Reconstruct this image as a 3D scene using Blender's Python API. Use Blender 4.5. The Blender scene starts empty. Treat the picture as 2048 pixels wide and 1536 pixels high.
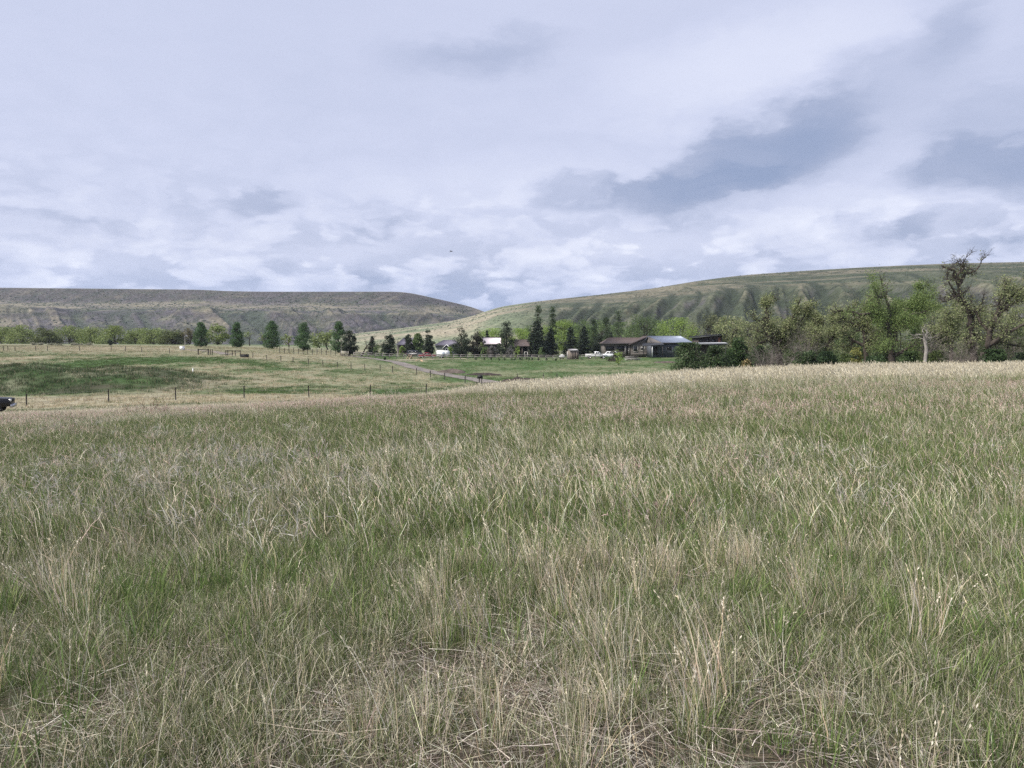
import bpy, math, random
import numpy as np
from mathutils import Vector

SC = bpy.context.scene
COL = SC.collection
R = math.radians
F, HOR, EYE = 1540.0, 690.0, 1.6        # focal length and horizon row of the 2048 px photograph, eye height

# ------------------------------------------------------------------ camera
cam_d = bpy.data.cameras.new('camera')
cam_d.sensor_width = 36.0
cam_d.lens = 36.0 * F / 2048.0
cam_d.clip_start = 0.05
cam_d.clip_end = 30000
cam = bpy.data.objects.new('camera', cam_d)
cam.location = (0, 0, EYE)
cam.rotation_euler = (R(90) - math.atan(78.0 / F), 0, 0)
COL.objects.link(cam)
SC.camera = cam

# ------------------------------------------------------------------ exposure
SC.view_settings.view_transform = 'Standard'
SC.view_settings.look = 'None'
SC.view_settings.exposure = 0.86
SC.view_settings.gamma = 1.0
SC.render.film_transparent = False
SC.cycles.max_bounces = 6
SC.cycles.diffuse_bounces = 2
SC.cycles.glossy_bounces = 2
SC.cycles.transmission_bounces = 3
SC.cycles.volume_bounces = 0
SC.cycles.transparent_max_bounces = 4
SC.cycles.use_denoising = False

# ------------------------------------------------------------------ node helpers
class NT:
    def __init__(s, tree):
        s.t = tree
        s.n = tree.nodes
        s.l = tree.links
    def node(s, typ, **kw):
        n = s.n.new(typ)
        for k, v in kw.items():
            setattr(n, k, v)
        return n
    def put(s, sock, v):
        if isinstance(v, bpy.types.NodeSocket):
            s.l.new(v, sock)
        elif v is not None:
            if sock.type == 'RGBA' and len(v) == 3:
                v = (*v, 1)
            sock.default_value = v
    def math(s, op, a, b=None, c=None, clamp=False):
        n = s.node('ShaderNodeMath', operation=op, use_clamp=clamp)
        for i, v in enumerate((a, b, c)):
            if v is not None:
                s.put(n.inputs[i], v)
        return n.outputs[0]
    def vmath(s, op, a, b=None):
        n = s.node('ShaderNodeVectorMath', operation=op)
        s.put(n.inputs[0], a)
        if b is not None:
            s.put(n.inputs[1], b)
        return n.outputs['Value' if op in ('LENGTH', 'DOT_PRODUCT') else 'Vector']
    def noise(s, vec, scale, detail=3, rough=0.55, dist=0.0, out='Fac'):
        n = s.node('ShaderNodeTexNoise')
        s.put(n.inputs['Vector'], vec)
        n.inputs['Scale'].default_value = scale
        n.inputs['Detail'].default_value = detail
        n.inputs['Roughness'].default_value = rough
        n.inputs['Distortion'].default_value = dist
        return n.outputs[out]
    def ramp(s, fac, stops, interp='LINEAR'):
        n = s.node('ShaderNodeValToRGB')
        s.put(n.inputs[0], fac)
        cr = n.color_ramp
        cr.interpolation = interp
        while len(cr.elements) < len(stops):
            cr.elements.new(0.5)
        for e, (p, c) in zip(cr.elements, stops):
            e.position = p
            e.color = (*c, 1) if len(c) == 3 else c
        return n.outputs[0]
    def maprange(s, v, a, b, c, d, smooth=True):
        n = s.node('ShaderNodeMapRange')
        n.interpolation_type = 'SMOOTHSTEP' if smooth else 'LINEAR'
        s.put(n.inputs[0], v)
        for i, q in enumerate((a, b, c, d)):
            n.inputs[1 + i].default_value = q
        return n.outputs[0]
    def mix(s, fac, a, b, blend='MIX'):
        n = s.node('ShaderNodeMix', data_type='RGBA', blend_type=blend)
        s.put(n.inputs[0], fac)
        s.put(n.inputs[6], a)
        s.put(n.inputs[7], b)
        return n.outputs[2]

# ------------------------------------------------------------------ world: daylight sky under a broken sheet of cloud
SUN_EL, SUN_AZ = R(50), R(-118)          # azimuth from +Y towards +X: high on the left, a little behind
world = bpy.data.worlds.new('World')
SC.world = world
world.use_nodes = True
w = NT(world.node_tree)
w.n.clear()
sky = w.node('ShaderNodeTexSky', sky_type='NISHITA', sun_disc=False)
sky.sun_elevation = SUN_EL
sky.sun_rotation = SUN_AZ
sky.air_density = 1.0
sky.dust_density = 1.5
tc = w.node('ShaderNodeTexCoord')
gen = tc.outputs['Generated']
sep = w.node('ShaderNodeSeparateXYZ')
w.put(sep.inputs[0], gen)
dx, dy, dz = sep.outputs
az = w.math('ARCTAN2', dx, dy)
el = w.math('ARCSINE', dz)
# flat cloud deck coordinates
den = w.math('ADD', w.math('MAXIMUM', dz, 0.0), 0.16)
cmb = w.node('ShaderNodeCombineXYZ')
w.put(cmb.inputs[0], w.math('DIVIDE', dx, den))
w.put(cmb.inputs[1], w.math('DIVIDE', dy, den))
deck = cmb.outputs[0]
cm2 = w.node('ShaderNodeCombineXYZ')     # shell coordinates for the billows low over the hills
w.put(cm2.inputs[0], w.math('MULTIPLY', az, 1.0))
w.put(cm2.inputs[1], w.math('MULTIPLY', el, 2.3))
shell = cm2.outputs[0]
wn = w.node('ShaderNodeTexNoise')
w.put(wn.inputs['Vector'], shell)
wn.inputs['Scale'].default_value = 7.0
wn.inputs['Detail'].default_value = 5.0
wn.inputs['Roughness'].default_value = 0.62
cm3 = w.node('ShaderNodeCombineXYZ')
w.put(cm3.inputs[0], az)
w.put(cm3.inputs[1], el)
wcol = w.vmath('SUBTRACT', wn.outputs['Color'], (0.5, 0.5, 0.0))
pv_in = w.node('ShaderNodeVectorMath', operation='MULTIPLY_ADD')      # cauliflower puffs
w.put(pv_in.inputs[0], wcol)
pv_in.inputs[1].default_value = (0.16, 0.13, 0.0)
w.put(pv_in.inputs[2], shell)
vor = w.node('ShaderNodeTexVoronoi', feature='SMOOTH_F1', voronoi_dimensions='2D')
w.put(vor.inputs['Vector'], pv_in.outputs[0])
vor.inputs['Scale'].default_value = 15.0
vor.inputs['Detail'].default_value = 2.0
vor.inputs['Roughness'].default_value = 0.55
vor.inputs['Smoothness'].default_value = 0.35
vor.normalize = True
puff = w.math('SUBTRACT', 0.42, vor.outputs['Distance'])
wv = w.node('ShaderNodeVectorMath', operation='MULTIPLY_ADD')
w.put(wv.inputs[0], wcol)
wv.inputs[1].default_value = (0.12, 0.075, 0.0)
w.put(wv.inputs[2], cm3.outputs[0])
pz = w.node('ShaderNodeCombineXYZ')
w.put(pz.inputs[1], w.math('MULTIPLY', puff, 0.035))
warped = w.vmath('MULTIPLY', w.vmath('ADD', wv.outputs[0], pz.outputs[0]), (1, 1, 0))
BLOBS = [  # px, py, rx, ry, tilt, weight (clouds: - dark, + light), hardness
    (1480, 318, 230, 66, 19, -0.27, 0.62), (1360, 372, 210, 34, 6, -0.16, 0.7), (1640, 240, 210, 80, 26, -0.15, 0.1), (1160, 380, 110, 36, 4, -0.19, 0.7),
    (1975, 335, 165, 48, -2, -0.27, 0.75), (1990, 250, 150, 100, 0, -0.14, 0.1), (960, 112, 170, 38, 4, -0.15, 0.0),
    (1890, 55, 70, 60, 20, -0.14, 0.2), (520, 386, 72, 32, 8, -0.14, 0.75), (140, 437, 140, 22, 0, -0.13, 0.1),
    (760, 448, 75, 24, 18, -0.13, 0.4), (1800, 468, 62, 26, 20, -0.17, 0.8), (1690, 470, 150, 30, 12, -0.10, 0.2),
    (2030, 470, 70, 28, 10, -0.18, 0.4), (1500, 120, 300, 80, 12, 0.15, 0.2), (1720, 420, 280, 70, 14, 0.14, 0.2),
    (1000, 375, 330, 50, 0, 0.10, 0.0), (1250, 490, 190, 40, 4, 0.12, 0.3), (140, 530, 160, 30, 10, 0.10, 0.3),
    (680, 500, 170, 30, 12, 0.09, 0.3), (1450, 560, 420, 60, 6, -0.05, 0.0), (900, 590, 330, 45, 0, -0.17, 0.0),
    (200, 560, 500, 30, 0, -0.07, 0.0),
]
tot = None
for (px, py, rx, ry, tilt, wt, hard) in BLOBS:
    a0 = math.atan((px - 1024) / F)
    e0 = math.atan((HOR - py) / F) * math.cos(a0)
    mp = w.node('ShaderNodeMapping', vector_type='TEXTURE')
    w.put(mp.inputs[0], warped)
    mp.inputs['Location'].default_value = (a0, e0, 0)
    mp.inputs['Rotation'].default_value = (0, 0, R(tilt))
    mp.inputs['Scale'].default_value = (rx / F, ry / F, 1)
    d2 = w.vmath('LENGTH', mp.outputs[0])
    g = w.maprange(d2, 1.5 - 0.35 * hard, 0.15 + 0.75 * hard * 0.6, 0.0, wt)
    tot = g if tot is None else w.math('ADD', tot, g)
big = w.noise(deck, 0.55, 3, 0.55)
bil = w.noise(shell, 5.5, 3, 0.55)
low = w.maprange(el, 0.06, 0.24, 1.0, 0.0)
mid_ = w.maprange(el, 0.16, 0.40, 1.0, 0.25)
cover = w.maprange(w.math('ADD', bil, w.math('MULTIPLY', puff, 0.42)), 0.47, 0.56, 0.0, 1.0)
shape = w.math('MULTIPLY', cover, w.math('MULTIPLY_ADD', puff, 0.95, 0.12))
cum = w.math('MULTIPLY', w.math('SUBTRACT', shape, 0.10), low)
val = w.math('ADD', 0.575, w.math('MULTIPLY', tot, 1.25))
val = w.math('ADD', val, w.math('MULTIPLY', w.math('SUBTRACT', big, 0.5), 0.17))
val = w.math('ADD', val, w.math('ADD', cum, w.math('MULTIPLY', w.math('MULTIPLY', puff, 0.16), mid_)))
cloud = w.ramp(val, [(0.0, (0.200, 0.250, 0.380)), (0.30, (0.275, 0.315, 0.440)), (0.62, (0.440, 0.470, 0.600)),
                     (1.0, (0.60, 0.620, 0.715))])
blue = w.maprange(el, 0.0, 0.13, 1.0, 0.0)
cloud = w.mix(w.math('MULTIPLY', blue, 0.30), cloud, (0.30, 0.42, 0.72))
bg1 = w.node('ShaderNodeBackground')
w.put(bg1.inputs[0], sky.outputs[0])
bg1.inputs[1].default_value = 0.06
bg2 = w.node('ShaderNodeBackground')
w.put(bg2.inputs[0], cloud)
bg2.inputs[1].default_value = 0.84
mixw = w.node('ShaderNodeMixShader')
mixw.inputs[0].default_value = 0.93
w.l.new(bg1.outputs[0], mixw.inputs[1])
w.l.new(bg2.outputs[0], mixw.inputs[2])
wo = w.node('ShaderNodeOutputWorld')
w.l.new(mixw.outputs[0], wo.inputs[0])

# ------------------------------------------------------------------ sun behind thin cloud
sun_d = bpy.data.lights.new('sun', 'SUN')
sun_d.energy = 3.4
sun_d.angle = R(14)
sun_d.color = (1.0, 0.95, 0.87)
sun = bpy.data.objects.new('sun', sun_d)
sv = Vector((math.sin(SUN_AZ) * math.cos(SUN_EL), math.cos(SUN_AZ) * math.cos(SUN_EL), math.sin(SUN_EL)))
sun.rotation_euler = sv.to_track_quat('Z', 'Y').to_euler()
sun.location = (0, -10, 60)
COL.objects.link(sun)

# ------------------------------------------------------------------ numpy noise
def _hash(ix, iy, seed):
    h = (ix.astype(np.int64) * 374761393 + iy.astype(np.int64) * 668265263 + seed * 1442695041) & 0xFFFFFFFF
    h = ((h ^ (h >> 13)) * 1274126177) & 0xFFFFFFFF
    h = h ^ (h >> 16)
    return (h & 0xFFFFFF) / float(0xFFFFFF)

def vnoise(x, y, seed=0):
    ix, iy = np.floor(x), np.floor(y)
    fx, fy = x - ix, y - iy
    fx = fx * fx * fx * (fx * (fx * 6 - 15) + 10)
    fy = fy * fy * fy * (fy * (fy * 6 - 15) + 10)
    a, b = _hash(ix, iy, seed), _hash(ix + 1, iy, seed)
    c, d = _hash(ix, iy + 1, seed), _hash(ix + 1, iy + 1, seed)
    return (a * (1 - fx) + b * fx) * (1 - fy) + (c * (1 - fx) + d * fx) * fy

def fbm(x, y, octv=4, seed=0, gain=0.5):
    x, y = np.asarray(x, float), np.asarray(y, float)
    s, amp, tot_ = 0.0, 1.0, 0.0
    for o in range(octv):
        s = s + amp * vnoise(x * 2.03 ** o + o * 17.3, y * 2.03 ** o - o * 9.1, seed + o)
        tot_ += amp
        amp *= gain
    return s / tot_

def ridged(x, y, octv=4, seed=0):
    s, amp, tot_ = 0.0, 1.0, 0.0
    for o in range(octv):
        n = 1 - np.abs(2 * vnoise(x * 2.0 ** o + o * 5.7, y * 2.0 ** o + o * 3.1, seed + o) - 1)
        s = s + amp * n
        tot_ += amp
        amp *= 0.5
    return s / tot_

def sstep(a, b, x):
    t = np.clip((np.asarray(x, float) - a) / (b - a), 0, 1)
    return t * t * (3 - 2 * t)

# ------------------------------------------------------------------ terrain height
_D = np.array([0, 8, 15, 22, 30, 38, 45, 55, 64, 75, 80, 100, 130, 170, 220, 300, 450, 700], float)
_PX = np.array([-700, 0, 500, 750, 1000, 1250, 1400, 1700, 2048, 2750], float)
_Z = np.array([
    [0, -.3, -.7, -1.1, -1.5, -2.1, -2.7, -3.5, -3.8, -3.7, -3.5, -2.6, -1.2, .2, 1.2, 2.0, 2.2, 2],
    [0, -.25, -.6, -1.0, -1.4, -2.0, -2.6, -3.45, -3.75, -3.7, -3.5, -2.6, -1.2, .2, 1.2, 2.0, 2.2, 2],
    [0, -.15, -.35, -.6, -.95, -1.5, -2.0, -2.7, -3.15, -3.35, -3.3, -2.95, -1.7, -.5, .8, 1.6, 2.0, 2],
    [0, -.1, -.25, -.4, -.7, -1.15, -1.7, -2.5, -3.1, -3.45, -3.5, -3.5, -3.1, -2.0, -1.5, -1.0, 0, 1],
    [0, -.05, -.15, -.3, -.5, -.75, -1.2, -1.9, -2.5, -3.1, -3.3, -3.6, -3.7, -2.9, -1.9, -1.2, 0, 1],
    [0, 0, -.05, -.15, -.3, -.4, -.7, -1.5, -2.2, -3.0, -3.2, -3.6, -3.7, -2.8, -1.6, -1.0, 0, 1],
    [0, 0, 0, 0, -.1, -.15, -.35, -1.0, -1.8, -2.6, -2.8, -3.2, -3.2, -2.4, -1.2, -.8, 0, 1],
    [0, .05, .1, .1, .05, .05, 0, -.6, -1.3, -2.0, -2.3, -2.8, -3.0, -2.5, -1.5, -1.0, 0, 1],
    [0, .05, .1, .12, .1, .1, .1, -.4, -1.1, -1.9, -2.2, -2.7, -3.0, -2.5, -1.5, -1.0, 0, 1],
    [0, .1, .2, .3, .35, .4, .4, 0, -.8, -1.6, -2.0, -2.6, -3.0, -2.5, -1.5, -1.0, 0, 1]])
_dg = np.arange(0, 701, 1.0)
_pg = np.arange(-700, 2751, 25.0)
_tab = np.array([np.interp(_dg, _D, _Z[i]) for i in range(len(_PX))])
_tab = np.array([np.interp(_pg, _PX, _tab[:, j]) for j in range(len(_dg))]).T       # [px, d]
def _blur(a, n, axis):
    k = np.hanning(2 * n + 3)[1:-1]
    k /= k.sum()
    pad = [(0, 0), (0, 0)]
    pad[axis] = (n, n)
    b = np.pad(a, pad, mode='edge')
    return np.apply_along_axis(lambda v_: np.convolve(v_, k, mode='valid'), axis, b)
_tab = _blur(_blur(_tab, 6, 1), 7, 0)
_tab[:, :1] = 0

def terrain(x, y):
    x, y = np.asarray(x, float), np.asarray(y, float)
    yy = np.maximum(y, 0.5)
    px = np.clip(1024 + F * x / yy, -699, 2749)
    d = np.clip(y, 0, 699)
    i = (px + 700) / 25.0
    i0 = np.floor(i).astype(int)
    fi = i - i0
    j0 = np.floor(d).astype(int)
    fj = d - j0
    z = (_tab[i0, j0] * (1 - fi) + _tab[i0 + 1, j0] * fi) * (1 - fj) + (_tab[i0, j0 + 1] * (1 - fi) + _tab[i0 + 1, j0 + 1] * fi) * fj
    # overgrown spoil mound on the left
    crest = 93 + 4 * np.sin(x * 0.05)
    along = sstep(-30, -52, x) * sstep(-150, -75, x)
    ax = sstep(crest - 12, crest - 1, y) * sstep(crest + 24, crest + 4, y)
    z = z + along * ax * (1.6 + 1.5 * (fbm(x * .16, y * .16, 4, 5) - .5))
    bump = (fbm(x * .55, y * .55, 3, 3) - .5) * 0.10 * sstep(1.0, 3.0, y) + (fbm(x * .08, y * .08, 3, 9) - .5) * 0.35 * sstep(25, 80, y)
    return z + bump

def Z(x, y):
    return float(terrain(np.array([x]), np.array([y]))[0])

def G(px, Y):
    x = (px - 1024) / F * Y
    return (x, Y, Z(x, Y))

def row(px, Y):
    x, y, z = G(px, Y)
    return HOR + (EYE - z) * F / Y

def solveY(px, py, lo, hi):
    ys = np.linspace(lo, hi, 200)
    xs = (px - 1024) / F * ys
    r = HOR + (EYE - terrain(xs, ys)) * F / ys
    return float(ys[np.argmin(np.abs(r - py))])

# ------------------------------------------------------------------ mesh helpers
class Geo:
    """collects vertices, quads, triangles and one colour per vertex, then becomes ONE mesh object"""
    def __init__(s):
        s.V, s.Q, s.T, s.C, s.n = [], [], [], [], 0
    def add(s, V, Q=None, T=None, C=None):
        V = np.asarray(V, float).reshape(-1, 3)
        if Q is not None and len(Q):
            s.Q.append(np.asarray(Q, int) + s.n)
        if T is not None and len(T):
            s.T.append(np.asarray(T, int) + s.n)
        if C is None:
            C = np.ones((len(V), 3)) * 0.5
        C = np.asarray(C, float)
        if C.ndim == 1:
            C = np.tile(C, (len(V), 1))
        s.V.append(V)
        s.C.append(C)
        s.n += len(V)
        return s
    def box(s, c, size, rz=0.0, taper=1.0, C=None):
        hx, hy, hz = [q / 2 for q in size]
        P = np.array([(a * hx * (taper if z > 0 else 1), b * hy * (taper if z > 0 else 1), z * hz) for z in (-1, 1) for a, b in ((-1, -1), (1, -1), (1, 1), (-1, 1))])
        cr, sr = math.cos(rz), math.sin(rz)
        P = np.stack([P[:, 0] * cr - P[:, 1] * sr, P[:, 0] * sr + P[:, 1] * cr, P[:, 2]], 1) + np.asarray(c)
        return s.add(P, [(3, 2, 1, 0), (4, 5, 6, 7), (0, 1, 5, 4), (1, 2, 6, 5), (2, 3, 7, 6), (3, 0, 4, 7)], C=C)
    def prism(s, prof, y0, y1, C=None):
        """profile in x,z extruded along y (convex or simple outline)"""
        n = len(prof)
        P = [(x, y0, z) for x, z in prof] + [(x, y1, z) for x, z in prof]
        Q = [(i, (i + 1) % n, n + (i + 1) % n, n + i) for i in range(n)]
        cx, cz = np.mean([p[0] for p in prof]), np.mean([p[1] for p in prof])
        P += [(cx, y0, cz), (cx, y1, cz)]
        T = [((i + 1) % n, i, 2 * n) for i in range(n)] + [(n + i, n + (i + 1) % n, 2 * n + 1) for i in range(n)]
        return s.add(P, Q, T, C)
    def tube(s, pts, rad, sides=6, C=None, cap=True):
        pts = np.asarray(pts, float)
        rad = np.broadcast_to(np.asarray(rad, float), (len(pts),))
        tang = np.gradient(pts, axis=0)
        tang /= np.maximum(np.linalg.norm(tang, axis=1, keepdims=True), 1e-9)
        ref = np.where(np.abs(tang[:, 2:3]) > 0.9, np.array([[1., 0, 0]]), np.array([[0, 0, 1.]]))
        a = np.cross(tang, ref)
        a /= np.maximum(np.linalg.norm(a, axis=1, keepdims=True), 1e-9)
        b = np.cross(tang, a)
        an = np.linspace(0, 2 * np.pi, sides, endpoint=False)
        ring = pts[:, None] + rad[:, None, None] * (np.cos(an)[None, :, None] * a[:, None] + np.sin(an)[None, :, None] * b[:, None])
        n = len(pts)
        idx = np.arange(n * sides).reshape(n, sides)
        q = np.stack([idx[:-1], np.roll(idx[:-1], -1, 1), np.roll(idx[1:], -1, 1), idx[1:]], -1).reshape(-1, 4)
        V = ring.reshape(-1, 3)
        T = []
        if cap:
            V = np.vstack([V, pts[:1], pts[-1:]])
            m = n * sides
            T = [(k, (k + 1) % sides, m) for k in range(sides)] + [(m - sides + (k + 1) % sides, m - sides + k, m + 1) for k in range(sides)]
        return s.add(V, q, T, C)
    def segs(s, P0, P1, R0, R1, sides=5, C=None):
        P0, P1 = np.asarray(P0, float), np.asarray(P1, float)
        if not len(P0):
            return s
        R0, R1 = np.asarray(R0, float), np.asarray(R1, float)
        t = P1 - P0
        t /= np.maximum(np.linalg.norm(t, axis=1, keepdims=True), 1e-9)
        P1 = P1 + t * (R1[:, None] * 0.4)
        ref = np.where(np.abs(t[:, 2:3]) > 0.9, np.array([[1., 0, 0]]), np.array([[0, 0, 1.]]))
        a = np.cross(t, ref)
        a /= np.maximum(np.linalg.norm(a, axis=1, keepdims=True), 1e-9)
        b = np.cross(t, a)
        an = np.linspace(0, 2 * np.pi, sides, endpoint=False)
        o = np.cos(an)[None, :, None] * a[:, None] + np.sin(an)[None, :, None] * b[:, None]
        A = P0[:, None] + o * R0[:, None, None]
        B = P1[:, None] + o * R1[:, None, None]
        V = np.concatenate([A, B], 1).reshape(-1, 3)
        m = len(P0)
        base = (np.arange(m) * 2 * sides)[:, None, None]
        k = np.arange(sides)
        q = np.stack([k, (k + 1) % sides, sides + (k + 1) % sides, sides + k], -1)[None] + base
        return s.add(V, q.reshape(-1, 4), None, C)
    def leaves(s, P, size, rng, C, flat=0.0, slim=0.6):
        P = np.asarray(P, float)
        n = len(P)
        if not n:
            return s
        a = rng.normal(size=(n, 3))
        a[:, 2] *= 1 - flat
        a /= np.linalg.norm(a, axis=1, keepdims=True)
        b = rng.normal(size=(n, 3))
        b[:, 2] *= 1 - flat
        b -= a * (a * b).sum(1, keepdims=True)
        b /= np.maximum(np.linalg.norm(b, axis=1, keepdims=True), 1e-6)
        sz = np.broadcast_to(size, (n,))[:, None] * rng.uniform(.6, 1.3, (n, 1))
        k = rng.uniform(-.3, .3, (n, 1))
        V = np.stack([P + a * sz, P + b * sz * slim + a * sz * k, P - a * sz, P - b * sz * slim - a * sz * k], 1).reshape(-1, 3)
        q = np.arange(n * 4).reshape(n, 4)
        return s.add(V, q, None, np.repeat(np.asarray(C), 4, axis=0))
    def mesh(s, name):
        V = np.concatenate(s.V).astype(np.float32)
        Q = np.concatenate(s.Q) if s.Q else np.zeros((0, 4), int)
        T = np.concatenate(s.T) if s.T else np.zeros((0, 3), int)
        me = bpy.data.meshes.new(name)
        me.vertices.add(len(V))
        me.vertices.foreach_set('co', V.ravel())
        loops = np.concatenate([Q.ravel(), T.ravel()]).astype(np.int32)
        me.loops.add(len(loops))
        me.loops.foreach_set('vertex_index', loops)
        st = np.concatenate([np.arange(len(Q)) * 4, len(Q) * 4 + np.arange(len(T)) * 3]).astype(np.int32)
        me.polygons.add(len(st))
        me.polygons.foreach_set('loop_start', st)
        at = me.color_attributes.new('col', 'FLOAT_COLOR', 'POINT')
        c = np.ones((len(V), 4), np.float32)
        c[:, :3] = np.concatenate(s.C)
        at.data.foreach_set('color', c.ravel())
        me.update(calc_edges=True)
        return me
    def build(s, name, mat, parent=None, smooth=False):
        me = s.mesh(name)
        me.materials.append(mat)
        if smooth:
            me.polygons.foreach_set('use_smooth', np.ones(len(me.polygons), bool))
        o = bpy.data.objects.new(name, me)
        COL.objects.link(o)
        if parent is not None:
            o.parent = parent
        return o

def tag(o, label=None, cat=None, group=None, kind=None):
    if label: o['label'] = label
    if cat: o['category'] = cat
    if group: o['group'] = group
    if kind: o['kind'] = kind
    return o

def thing(name, label, cat, loc=(0, 0, 0), rz=0.0, group=None):
    o = bpy.data.objects.new(name, None)
    o.empty_display_size = 0.3
    o.location = loc
    o.rotation_euler = (0, 0, rz)
    COL.objects.link(o)
    return tag(o, label, cat, group)

ORD = ['first', 'second', 'third', 'fourth', 'fifth', 'sixth', 'seventh', 'eighth', 'ninth', 'tenth', 'eleventh', 'twelfth',
       'thirteenth', 'fourteenth', 'fifteenth', 'sixteenth', 'seventeenth', 'eighteenth', 'nineteenth', 'twentieth']

# ------------------------------------------------------------------ materials
MATS = {}
def mat_plain(name, col, rough=0.8, var=0.12, scale=3.0, metal=0.0, spec=0.3, bump=0.0, coord='Object'):
    if name in MATS:
        return MATS[name]
    m = bpy.data.materials.new(name)
    m.use_nodes = True
    t = NT(m.node_tree)
    b = t.n['Principled BSDF']
    tcx = t.node('ShaderNodeTexCoord').outputs[coord]
    nz = t.noise(tcx, scale, 5, 0.6)
    lo = [c * (1 - var * 1.6) for c in col]
    hi = [min(1, c * (1 + var * 1.6)) for c in col]
    t.put(b.inputs['Base Color'], t.ramp(nz, [(0.3, lo), (0.7, hi)]))
    b.inputs['Roughness'].default_value = rough
    b.inputs['Metallic'].default_value = metal
    b.inputs['Specular IOR Level'].default_value = spec
    if bump:
        bp = t.node('ShaderNodeBump')
        bp.inputs['Strength'].default_value = bump
        t.put(bp.inputs['Height'], t.noise(tcx, scale * 4, 4, 0.6))
        t.put(b.inputs['Normal'], bp.outputs[0])
    MATS[name] = m
    return m

def mat_veg(name, transl=0.3, rough=0.7, inst=0.25, spec=0.15):
    """plant matter: colour per blade or leaf, some light passes through"""
    m = bpy.data.materials.new(name)
    m.use_nodes = True
    t = NT(m.node_tree)
    b = t.n['Principled BSDF']
    out = t.n['Material Output']
    at = t.node('ShaderNodeAttribute', attribute_name='col')
    oi = t.node('ShaderNodeObjectInfo')
    c = at.outputs['Color']
    if inst:
        k = t.math('MULTIPLY_ADD', oi.outputs['Random'], inst * 2, 1 - inst)
        vm = t.node('ShaderNodeVectorMath', operation='SCALE')
        t.put(vm.inputs[0], c)
        t.put(vm.inputs['Scale'], k)
        c = vm.outputs[0]
    t.put(b.inputs['Base Color'], c)
    b.inputs['Roughness'].default_value = rough
    b.inputs['Specular IOR Level'].default_value = spec
    if transl:
        tr = t.node('ShaderNodeBsdfTranslucent')
        t.put(tr.inputs[0], c)
        mx = t.node('ShaderNodeMixShader')
        mx.inputs[0].default_value = transl
        t.l.new(b.outputs[0], mx.inputs[1])
        t.l.new(tr.outputs[0], mx.inputs[2])
        t.l.new(mx.outputs[0], out.inputs[0])
    return m

def mat_attr(name, scale, var=0.35, rough=0.95, bump=0.0, scale2=None, fine=.7):
    """land: colour from the map of soils and plants, broken up by noise at two sizes"""
    m = bpy.data.materials.new(name)
    m.use_nodes = True
    t = NT(m.node_tree)
    b = t.n['Principled BSDF']
    at = t.node('ShaderNodeAttribute', attribute_name='col')
    pos = t.node('ShaderNodeNewGeometry').outputs['Position']
    n1 = t.noise(pos, scale, 6, 0.65)
    n2 = t.noise(pos, scale2 or scale * 6, 4, 0.6)
    k = t.math('MULTIPLY', t.maprange(n1, 0.25, 0.75, 1 - var, 1 + var, False), t.maprange(n2, 0.25, 0.75, 1 - var * fine, 1 + var * fine, False))
    vm = t.node('ShaderNodeVectorMath', operation='SCALE')
    t.put(vm.inputs[0], at.outputs['Color'])
    t.put(vm.inputs['Scale'], k)
    t.put(b.inputs['Base Color'], vm.outputs[0])
    b.inputs['Roughness'].default_value = rough
    b.inputs['Specular IOR Level'].default_value = 0.1
    if bump:
        bp = t.node('ShaderNodeBump')
        bp.inputs['Strength'].default_value = bump
        bp.inputs['Distance'].default_value = 1.0
        t.put(bp.inputs['Height'], n1)
        t.put(b.inputs['Normal'], bp.outputs[0])
    return m

M_GROUND = mat_attr('ground_soil_and_thatch', 1.3, 0.30, scale2=14)
M_HILL = mat_attr('hill_grass_and_shale', 0.03, 0.20, scale2=0.22, fine=2.8)
M_GRASS = mat_veg('grass_blades', 0.22, inst=0.20)
M_LEAF = mat_veg('leaves', 0.35, inst=0.0)
M_NEEDLE = mat_veg('needles', 0.08, inst=0.0)
M_BARK = mat_plain('bark_dark', (0.060, 0.050, 0.043), 0.95, 0.3, 2.0, spec=0.1, bump=0.4)
M_BARKG = mat_plain('bark_grey', (0.16, 0.14, 0.125), 0.95, 0.3, 2.0, spec=0.1, bump=0.4)
M_DEADWOOD = mat_plain('bleached_wood', (0.27, 0.25, 0.23), 0.95, 0.3, 2.5, spec=0.1, bump=0.4)
M_POST = mat_plain('weathered_post', (0.050, 0.045, 0.042), 0.9, 0.3, 6.0)
M_RAIL = mat_plain('grey_board', (0.22, 0.20, 0.19), 0.9, 0.25, 3.0)
M_WIRE = mat_plain('wire', (0.16, 0.15, 0.15), 0.5, 0.1, 3.0, metal=0.6)
M_BLACK = mat_plain('black_plastic', (0.015, 0.015, 0.017), 0.6, 0.2, 3.0)
M_WHITE = mat_plain('white_paint', (0.78, 0.78, 0.78), 0.45, 0.05, 2.0)
M_GRAVEL = mat_plain('gravel', (0.18, 0.16, 0.15), 0.95, 0.2, 0.6, spec=0.1, coord='Object')
M_SOIL = mat_plain('dark_soil', (0.045, 0.036, 0.032), 0.97, 0.35, 1.2, spec=0.1, bump=0.5)
M_SOILB = mat_plain('brown_soil', (0.098, 0.080, 0.068), 0.97, 0.3, 1.0, spec=0.1, bump=0.5)
M_GLASS = mat_plain('dark_glass', (0.012, 0.014, 0.017), 0.12, 0.1, 2.0, spec=0.6)
M_TYRE = mat_plain('tyre_rubber', (0.018, 0.018, 0.018), 0.9, 0.1)
M_CHROME = mat_plain('chrome', (0.42, 0.42, 0.44), 0.35, 0.05, metal=0.9)
M_LAMP = mat_plain('headlight_lens', (0.70, 0.70, 0.66), 0.2, 0.05, spec=0.6)

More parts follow.
